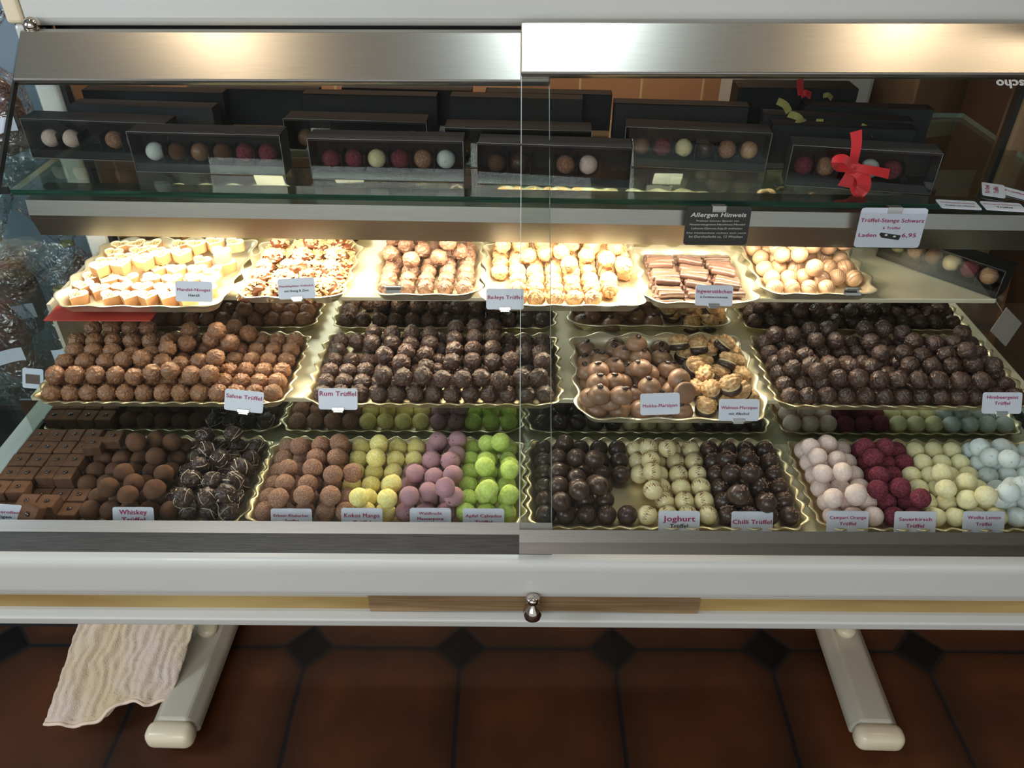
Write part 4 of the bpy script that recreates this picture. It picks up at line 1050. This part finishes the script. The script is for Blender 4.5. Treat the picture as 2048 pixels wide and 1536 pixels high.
# ---------------------------------------------------------------- boxes on the glass shelf
BW, BH, BD = .2235, .0600, .040
def carton(window=True):
    e = MB(); t = .0012; w2 = BW/2
    # body: bottom, top, back, sides, front frame; front leaves a window, inner tray carries dividers
    e.box((-w2, 0, 0), (w2, BD, t)); e.box((-w2, 0, BH-t), (w2, BD, BH)); e.box((-w2, BD-t, 0), (w2, BD, BH)); e.box((-w2, 0, 0), (-w2+t, BD, BH)); e.box((w2-t, 0, 0), (w2, BD, BH))
    if window:
        e.box((-w2, .0015, 0), (w2, .0015+t, .0125)); e.box((-w2, 0, BH-.0035), (w2, t, BH))
        e.box((-w2+.002, .002, .010), (w2-.002, BD-.002, .0115)) 
        for k in range(1, 6): e.box((-w2+.010+k*(BW-.02)/6-.0005, .006, .010), (-w2+.010+k*(BW-.02)/6+.0005, BD-.003, .036))
    else: e.box((-w2, 0, 0), (w2, t, BH))
    me = e.mesh('gift_box', M['box'])
    f = MB(); f.box((-w2+.0004, -.0006, .0006), (w2-.0004, -.0003, BH-.0006))
    for a_, c_ in (((-w2, -.0004, BH), (w2, -.0004, BH)), ((-w2, -.0004, 0), (w2, -.0004, 0)), ((-w2, -.0004, 0), (-w2, -.0004, BH)), ((w2, -.0004, 0), (w2, -.0004, BH))): f.tube([a_, c_], .00038, 4, 1)
    fm = f.mesh('window_film', [M['film'], M['crease']])
    return me, fm
cw, cf = carton(True); cs_, _ = carton(False)
boxn = [0]
TK = {'w': 'blau', 'p': 'campari', 'y': 'wodka', 'r': 'kirsch', 'e': 'erdbeer', 'm': 'milkb', 'c': 'cocoa', 'd': 'lined', 'j': 'joghurt', 'k': 'caramel'}
MESH['milkb'] = [ball('truffle', M['milk_s'], 300, .006)]
def gift(pl, pr, zl, label, contents='', window=True, lean=0.0, z=None, sxx=1.0, group='black gift boxes on the glass shelf', szz=1.0):
    """pl, pr: picture points of the left and right ends of the front edge, at height z over the shelf"""
    a = at(pl[0], pl[1], z=(z or 1.0535)+zl); c = at(pr[0], pr[1], z=(z or 1.0535)+zl)
    d = (c-a); d.z = 0; yaw = math.atan2(d.y, d.x); mid = (a+c)/2; s = d.length/BW*sxx
    s = min(max(s, .90), 1.25)
    zz = (sh(mid.x, mid.y, 1.0535).z if z is None else z)+.0009
    e = obj('gift_box', cw if window else cs_, loc=(mid.x, mid.y, zz), rot=(-lean, .0105 if z is None else 0, yaw)); e.scale = (s, 1 if window else .7, szz)
    tag(e, label, 'gift box', group)
    if window: obj('window_film', cf, e)
    Rz = Matrix.Rotation(yaw, 4, 'Z')
    for k, ch in enumerate(contents):
        if ch == ' ': continue
        lx = (-BW/2+.010+(k+.5)*(BW-.02)/6)*s
        p = Vector((mid.x, mid.y, zz)) + (Rz @ Vector((lx, .019, .0118+.0140)))
        o = obj('truffle', random.choice(MESH[TK[ch]]), loc=p, rot=(random.uniform(-.5, .5), 0, random.uniform(0, 6))); 
        tag(o, f"truffle in {ORD[k+1]} compartment from left of the {label.split(',')[0]}"[:110], 'truffle', 'truffles inside the gift boxes')
    return e
# front row (bottoms visible)
gift((70, 326), (350, 334), 0, 'gift box at far left, nearest the post', 'pp ec ')
gift((276, 352), (572, 357), 0, 'second front gift box, one white truffle', 'wcmcrr')
gift((626, 363), (928, 366), 0, 'third front gift box, one yellow truffle', 'rryrew')
gift((955, 368), (1258, 376), 0, 'fourth front gift box, behind the door overlap', 'cd ep')
gift((1245, 330), (1530, 341), 0, 'fifth front gift box, all compartments filled', 'mrydek')
rb = gift((1570, 366), (1862, 382), 0, 'gift box with red ribbon', 're wr ')
# second and back rows (upper front edges visible)
Hh = BH
for (pl, pr, lb, ct, wn_) in (
    ((566, 243), (852, 248), 'windowed gift box, behind the first two front boxes', 'm    m', True),
    ((888, 258), (1183, 262), 'windowed gift box, just behind the door overlap box', 'mj    ', True),
    ((143, 218), (424, 224), 'plain black gift box, left end middle row', '', False),
    ((602, 193), (873, 196), 'plain black gift box, back row under blue basket', '', False),
    ((900, 195), (1165, 199), 'plain black gift box, back row left of door overlap', '', False),
    ((1228, 205), (1500, 210), 'plain black gift box, back row beside tall corner box', '', False),
    ((165, 190), (445, 193), 'plain black gift box, back row at left end', '', False),
    ((372, 184), (635, 187), 'plain black gift box, back row second from left', '', False),
    ((683, 180), (942, 184), 'plain black gift box, rearmost at centre left', '', False),
    ((970, 186), (1224, 189), 'plain black gift box, rearmost at centre', '', False),
    ((1528, 224), (1830, 236), 'plain black gift box, right stack with olive bow', '', False),
    ((1610, 206), (1870, 212), 'plain black gift box, rearmost of right stack', '', False),
    ((1545, 244), (1835, 252), 'plain black gift box, right behind ribboned box', '', False)):
    gift(pl, pr, Hh, lb, ct, wn_)
# tall corner box with pale edge
p = at(1503, 190, z=1.135); b = MB(); b.box((0, 0, 0), (.20, .05, .075), bev=.001); o = b.build('gift_box', M['box'], loc=(p.x, 1.372, sh(p.x+.1, 1.372, 1.0535).z+.0004), rot=(0, .0105, 0)); tag(o, 'tall black gift box at the right back corner of the shelf', 'gift box', 'black gift boxes on the glass shelf')
# ribbons
def strip(name, pts, wd, m, nrm=Vector((0, -1, .6)), parent=None, label=None, cat=None, th=.0004):
    b = MB(); vs = []; pts = [Vector(p) for p in pts]; n = len(pts); nrm = nrm.normalized()
    for i, p in enumerate(pts):
        t = (pts[min(i+1, n-1)]-pts[max(i-1, 0)]).normalized(); u = t.cross(nrm).normalized(); w_ = wd[i] if isinstance(wd, list) else wd
        for s, k in ((-1, -1), (1, -1), (1, 1), (-1, 1)): vs.append(p+u*w_*s*.5+nrm*th*k)
    fs = [[i*4+k, i*4+(k+1) % 4, (i+1)*4+(k+1) % 4, (i+1)*4+k] for i in range(n-1) for k in range(4)]+[[0, 1, 2, 3], [(n-1)*4+k for k in range(4)]]
    b.add(vs, fs, 0, False); return b
def smooth(pts, n=18):
    pts = [Vector(p) for p in pts]; out = []
    for i in range(n+1):
        t = i/n*(len(pts)-1); k = min(int(t), len(pts)-2); f = t-k
        p0, p1, p2, p3 = pts[max(k-1, 0)], pts[k], pts[k+1], pts[min(k+2, len(pts)-1)]
        out.append(.5*((2*p1)+(-p0+p2)*f+(2*p0-5*p1+4*p2-p3)*f*f+(-p0+3*p1-3*p2+p3)*f**3))
    return out
def ppts(l, Y0): return [at(x, y, Y=Y0-dy) for x, y, dy in l]
fy = at(1710, 372, z=1.0535).y-.004
bow = empty('ribbon_bow', at(1707, 335, Y=fy)); tag(bow, 'red satin ribbon tied in a bow on a gift box', 'ribbon')
def bowpart(name, l, wd, m=M['ribbon']):
    pts = smooth([Vector(p)-bow.location for p in ppts(l, fy)]); k = len(pts)
    if isinstance(wd, tuple): wd = [wd[0]+(wd[1]-wd[0])*math.sin(PI*min(1, i/(k-1)*wd[2])) if len(wd) > 2 else wd[0]+(wd[1]-wd[0])*i/(k-1) for i in range(k)]
    strip(name, pts, wd, m).build(name, m, bow)
bowpart('ribbon_band', [(1712, 262, .0), (1713, 290, .003), (1706, 330, .004)], (.017, .012))
bowpart('ribbon_loop', [(1706, 333, .004), (1690, 318, .012), (1672, 320, .016), (1676, 334, .010), (1705, 336, .006)], .012)
bowpart('ribbon_loop', [(1707, 336, .004), (1724, 350, .014), (1728, 372, .020), (1716, 381, .014), (1706, 340, .006)], .020)
bowpart('ribbon_tail', [(1707, 334, .005), (1740, 340, .012), (1778, 348, .010)], (.010, .014))
bowpart('ribbon_tail', [(1705, 336, .005), (1697, 356, .010), (1690, 374, .012)], (.010, .022))
b = MB(); b.ico((0, 0, 0), (.006, .005, .005), 2); b.build('knot', M['ribbon'], bow, loc=Vector(at(1706, 334, Y=fy-.006))-bow.location)
def small_bow(lsts, Y0, m, label, wd=.010):
    r = empty('ribbon_bow', at(lsts[0][0][0], lsts[0][0][1], Y=Y0)); tag(r, label, 'ribbon')
    for l in lsts:
        pts = smooth([Vector(p)-r.location for p in ppts(l, Y0)]); strip('s', pts, wd, m).build('ribbon_loop', m, r)
small_bow([[(1600, 158, 0), (1600, 172, .002), (1602, 190, .003)], [(1602, 190, .003), (1612, 186, .008), (1622, 192, .003)]], 1.36, M['ribbon'], 'red ribbon end standing up on the rearmost corner box', .011)
small_bow([[(1555, 202, 0), (1570, 210, .002), (1578, 224, .003)], [(1577, 228, .0), (1598, 236, .01), (1610, 262, .008), (1632, 270, .004)], [(1632, 270, .004), (1638, 250, .006), (1640, 238, .004)], [(1632, 270, .004), (1600, 262, .012), (1598, 244, .012), (1612, 246, .006)]], 1.245, M['ribbon_y'], 'olive gauze ribbon on the stacked boxes at right', .011)
small_bow([[(1722, 252, 0), (1738, 262, .003), (1746, 274, .004)], [(1738, 270, 0), (1748, 266, .008), (1750, 280, .008), (1738, 282, .003)]], 1.222, M['ribbon_y'], 'olive gauze ribbon end just above the red bow', .010)
small_bow([[(1646, 192, 0), (1656, 190, .004), (1664, 198, .003)]], 1.36, M['ribbon_y'], 'tiny olive ribbon on the rearmost box', .008)

# long box of six truffles lying across the right end of the top shelf
a = at(1752, 512, z=ZT+.001); c = at(1990, 598, z=ZT+.001); d = c-a; yaw = math.atan2(d.y, d.x)
mid = (a+c)/2
e = obj('gift_box', cw, loc=(mid.x, mid.y, ZT+.0012), rot=(-.0, 0, yaw)); e.scale = (d.length/BW, 1, .78)
tag(e, 'dark gift box with clear window lying askew on the top shelf', 'gift box'); obj('window_film', cf, e)
names6 = ['joghurt', 'erdbeer', 'milkb', 'joghurt', 'kirsch', 'caramel']
for k in range(6):
    lx = (-BW/2+.012+(k+.5)*(BW-.024)/6)*d.length/BW
    p = Vector((mid.x, mid.y, ZT+.0012+.0095+.0138)) + (Matrix.Rotation(yaw, 4, 'Z') @ Vector((lx, .0190, 0)))
    o = obj('truffle', MESH[names6[k]][0], loc=p, rot=(.6, 0, k)); tag(o, f'truffle in {ORD[k+1]} compartment from left of the askew box on top shelf', 'truffle', 'truffles inside the askew gift box')

# red mat below the hearts tray
p0 = at(103, 622, z=ZT-.0095); b = MB(); b.box((-.695, 1.000, ZT-.0003), (-.505, 1.09, ZT+.0004-.0003)); 
# upside-down lettering on the right door pane
def glass_lettering():
    me = text_mesh('Tescho', .02); s = .0165
    x1 = max(v.co.x for v in me.vertices)
    for v in me.vertices: v.co = Vector(((v.co.x-x1)*s*1.25, v.co.y*s*1.15, 0))
    me.materials.clear(); me.materials.append(M['inkw'])
    Yg = 1.203; p = at(1983, 168, Y=Yg)
    p = Vector((p.x, Yg, gl(Yg))) + GN*.012
    tilt = math.atan(GS)
    o = obj('glass_lettering', me, loc=p); o.rotation_euler = (Matrix.Rotation(tilt, 3, 'X') @ Matrix.Rotation(PI, 3, 'Z')).to_euler()
    sm = o.modifiers.new('s', 'SOLIDIFY'); sm.thickness = .0006
    tag(o, 'pale upside-down lettering at the top right corner of the glass', 'lettering')
glass_lettering()
# red mat (drawn out below the hearts tray)
b = MB(); b.box((-.095, -.042, -.001), (.065, .042, .001), bev=.0008)
mm = b.build('red_mat', M['redmat'], loc=(-.612, 1.060, ZT-.0095), rot=(.0, 0, 0)); tag(mm, 'thin red plastic sheet sticking out under the hearts tray', 'mat')
# grey tag at the right
p = at(2012, 654, Y=1.02); b = MB(); b.box((-.021, -.0005, -.021), (.021, .0005, .021)); o = b.build('hanging_tag', M['gtag'], loc=p, rot=(-.5, .70, 0)); tag(o, 'square grey tag hanging at the right edge', 'tag')
b = MB(); q = at(1990, 600, Y=1.04)-p; b2 = MB(); pts = [Vector((0, 0, .0)), q*.5+Vector((.004, 0, 0)), q]
o2 = MB(); o2.tube(smooth(pts, 8), .0006, 5); s3 = o2.build('string', M['gtag'], loc=(0, 0, 0)); s3.parent = o; s3.matrix_parent_inverse = (Matrix.Translation(o.location) @ Euler(o.rotation_euler).to_matrix().to_4x4()).inverted(); s3.location = p

# ---------------------------------------------------------------- towel
def towel():
    nu, nv = 90, 70; vs = []
    TL, TR, BL, BR = at(165, 1225, z=.20), at(400, 1225, z=.17), at(90, 1450, z=.052), at(338, 1398, z=.068)
    for j in range(nv+1):
        v = j/nv
        for i in range(nu+1):
            u = i/nu
            p = (TL*(1-u)+TR*u)*(1-v)+(BL*(1-u)+BR*u)*v
            # lower hem profile: bulges, then a step back
            hem = -.012*math.sin(u*PI*1.2)*v**3 + (.018*max(0, math.sin((u-.45)*9))*v**4 if u > .45 else 0)
            p = p+Vector((0, hem, 0))
            fold = .006*math.sin(u*9+v*2)*(.4+v)+.0035*math.sin(u*31+v*5+1.5*math.sin(v*4))*(.5+.5*v)
            rib = .0022*math.sin(u*78+5*noise.noise(Vector((u*5, v*5, 0)))) 
            n_ = noise.noise(Vector((u*16, v*12, 3)))*.0035+noise.noise(Vector((u*50, v*40, 3)))*.0018
            if v > .955: rib = 0; n_ *= .4; fold += .0012
            p.z = max(p.z+fold+rib+n_, .010 if (u < .7) else .050)
            vs.append(p)
    b = MB(); b.add(vs, [[j*(nu+1)+i, j*(nu+1)+i+1, (j+1)*(nu+1)+i+1, (j+1)*(nu+1)+i] for j in range(nv) for i in range(nu)])
    o = b.build('towel', M['towel']); sm = o.modifiers.new('s', 'SOLIDIFY'); sm.thickness = .0035; sm.offset = -1
    tag(o, 'crumpled beige terry towel hanging under the case beside left foot', 'towel')
    edge = [vs[nv*(nu+1)+i] for i in range(nu+1)]
    h = MB(); h.tube([p+Vector((0, -.001, -.0008)) for p in edge], .0036, 8); h.tube([p+Vector((.006, .016, -.008)) for p in edge[:-6]], .0034, 8)
    h.build('hem', M['hem'], o)['label'] = 'double stitched hem'
towel()

# ---------------------------------------------------------------- neighbouring rack on the left with cellophane bags
rack = empty('side_rack', (-1.1, 1.4, 0)); tag(rack, 'glass shelved rack left of the case', 'rack')
def rpart(name, lo, hi, m, bev=0):
    b = MB(); b.box(lo, hi, bev=bev); o = b.build(name, m, rack); o.location = (1.1, -1.4, 0); return o
for zz in (.555, 1.0): 
    rpart('rack_shelf', (-1.75, 1.24, zz-.008), (-.83, 1.58, zz), M['gshelf'])
    rpart('shelf_edge', (-1.75, 1.234, zz-.010), (-.83, 1.2395, zz+.001), M['rubber'])
rpart('rack_rail', (-1.75, 1.10, .42), (-.83, 1.13, .455), M['white'], .003)
rpart('rack_base', (-1.75, 1.14, .0), (-.83, 1.58, .42), M['box'])
def bag(x, y, z, h_, w_, seed, label):
    rnd = random.Random(seed); e = empty('cellophane_bag', (x, y, z+.0005)); tag(e, label, 'bag', 'cellophane bags of chocolates on the side rack')
    def fn(c): return 1+.12*noise.noise(c*2.2+Vector((seed, 0, 0)))
    b = MB()
    b.ico((0, 0, h_*.30), (w_*.40, w_*.30, h_*.30), 3, 0, lambda c: 1+.18*noise.noise(c*3+Vector((seed, 0, 0)))); b.build('chocolates', M['sweet'], e)
    # crinkled film: body, neck, flared top
    nr, na = 30, 40; vs = []
    for i in range(nr+1):
        v = i/nr
        if v < .55: r_ = w_*.5*(1-.15*(v/.55)**3)
        elif v < .70: r_ = w_*(.425-.33*((v-.55)/.15))
        else: r_ = w_*(.095+.50*((v-.70)/.30))
        for k in range(na):
            a = 2*PI*k/na; wr = 1+(.10+.25*(v > .68))*noise.noise(Vector((math.cos(a)*4, math.sin(a)*4, v*6+seed)))+.05*math.sin(a*11+seed)*(v > .5)
            sq = (abs(math.cos(a))**4+abs(math.sin(a))**4)**-.25 if v < .55 else 1
            vs.append((r_*math.cos(a)*wr*sq, r_*.72*math.sin(a)*wr*sq, h_*v+.01*(v > .97)*noise.noise(Vector((a*5, seed, 0)))))
    b = MB(); b.add(vs, [[i*na+k, i*na+(k+1) % na, (i+1)*na+(k+1) % na, (i+1)*na+k] for i in range(nr) for k in range(na)])
    b.build('cellophane', M['cello'], e)
    b = MB(); b.tube([(w_*.10*math.cos(t), w_*.08*math.sin(t), h_*.70) for t in [i*PI/8 for i in range(16)]], .004, 6, closed=True); b.build('tie', M['ribbon_y'], e)
    # banner label with scroll ends
    b = MB(); n = 12; vs = []
    for i in range(n+1):
        u = i/n-.5; 
        for t in (-1, 1): vs.append((u*w_*.95, -w_*.385-.004*math.cos(u*3), h_*.25+t*h_*.050+.012*math.sin(u*3.0)))
    b.add(vs, [[2*i, 2*i+2, 2*i+3, 2*i+1] for i in range(n)]); lo = b.build('banner_label', M['card'], e); lo['label'] = 'pale scroll shaped label'
for i, (x, y, z, h_, w_, lb) in enumerate(((-1.015, 1.335, .555, .29, .115, 'cellophane bag of brown pralines nearest the post'), (-1.165, 1.32, .555, .30, .125, 'cellophane bag of brown pralines at the left edge'),
      (-.888, 1.36, .555, .27, .088, 'cellophane bag of brown pralines just left of the case corner'), (-1.07, 1.49, .555, .33, .13, 'cellophane bag behind the two front bags'), (-.93, 1.50, .555, .31, .12, 'cellophane bag behind, close to the case'),
      (-.895, 1.38, 1.0, .24, .11, 'cellophane bag on the upper rack shelf, nearest the case'), (-1.02, 1.43, 1.0, .25, .12, 'cellophane bag on the upper rack shelf at the left edge'))):
    bag(x, y, z, h_, w_, i+3, lb)
# little price card at the left edge
p = at(66, 757, Y=1.10); o = obj('price_card', card_mesh(.038, .034, M['card']), loc=p, rot=(PI/2-.5, 0, -.12)); tag(o, 'small card hanging outside the left pane beside the milk truffles', 'card')
b = MB(); b.box((-.013, -.009, .0006), (.013, .007, .0008)); b.build('printed_picture', M['brownwood'], o)

# ---------------------------------------------------------------- behind the counter
b = MB(); b.box((-.06, 0, 0), (.06, .10, .05), bev=.006)
for k in range(12): b.box((-.055+k*.0095, -.002, .005), (-.050+k*.0095, .0, .045))
b.box((-.06, .005, -.19), (.06, .095, .0), bev=.004)
p = at(855, 170, Y=1.9); o = b.build('blue_basket', M['bluep'], loc=(p.x, 1.88, .9605)); tag(o, 'blue latticed basket behind the gift boxes', 'basket')
b = MB(); b.box((-.78, 1.84, 0), (.62, 2.14, .0), 0); 
b = MB(); b.box((-.85, 1.80, .0), (1.6, 2.11, .74), bev=.004); b.box((-.85, 1.79, .74), (1.6, 2.11, .77), bev=.004)
o = b.build('back_counter', M['brownwood'], loc=(0, 0, 0)); tag(o, 'brown back counter behind the display case', 'counter')
b = MB(); b.box((0, 0, 0), (.5, .55, 1.75), bev=.004); b.box((-.003, .02, .05), (.0, .265, 1.7)); b.box((-.003, .285, .05), (.0, .53, 1.7))
o = b.build('side_cabinet', M['brownwood'], loc=(.96, 1.22, 0)); tag(o, 'dark brown cabinet right of the display case', 'cabinet')
b = MB(); b.box((-.15, 0, 0), (.15, .2, .32), bev=.01); p = at(1620, 165, Y=1.85); o = b.build('white_appliance', M['greyw'], loc=(p.x, 1.86, .7705)); tag(o, 'pale grey appliance on the back counter', 'appliance')
for (x, w_, h_, yw, lb) in ((.98, .20, .26, .3, 'large brown carton on the back counter'), (1.22, .16, .34, -.2, 'tall brown carton at the right end of the back counter')):
    b = MB(); b.box((-w_/2, 0, 0), (w_/2, .18, h_), bev=.003); o = b.build('carton', M['carton'], loc=(x, 1.86, .7705), rot=(0, 0, yw)); tag(o, lb, 'carton')
    t = MB(); t.box((-w_/2, -.001, h_*.5-.02), (w_/2, -.0003, h_*.5+.02)); t.build('packing_tape', M['cap'], o)
b = MB(); b.box((-.08, -.002, -.09), (.08, .002, .09)); p = at(1948, 655, Y=1.30); o = b.build('copper_board', M['orange'], loc=(p.x+.055, 1.375, p.z-.01), rot=(-.2, 0, 0)); tag(o, 'orange brown board seen behind the right end of the shelves', 'board')
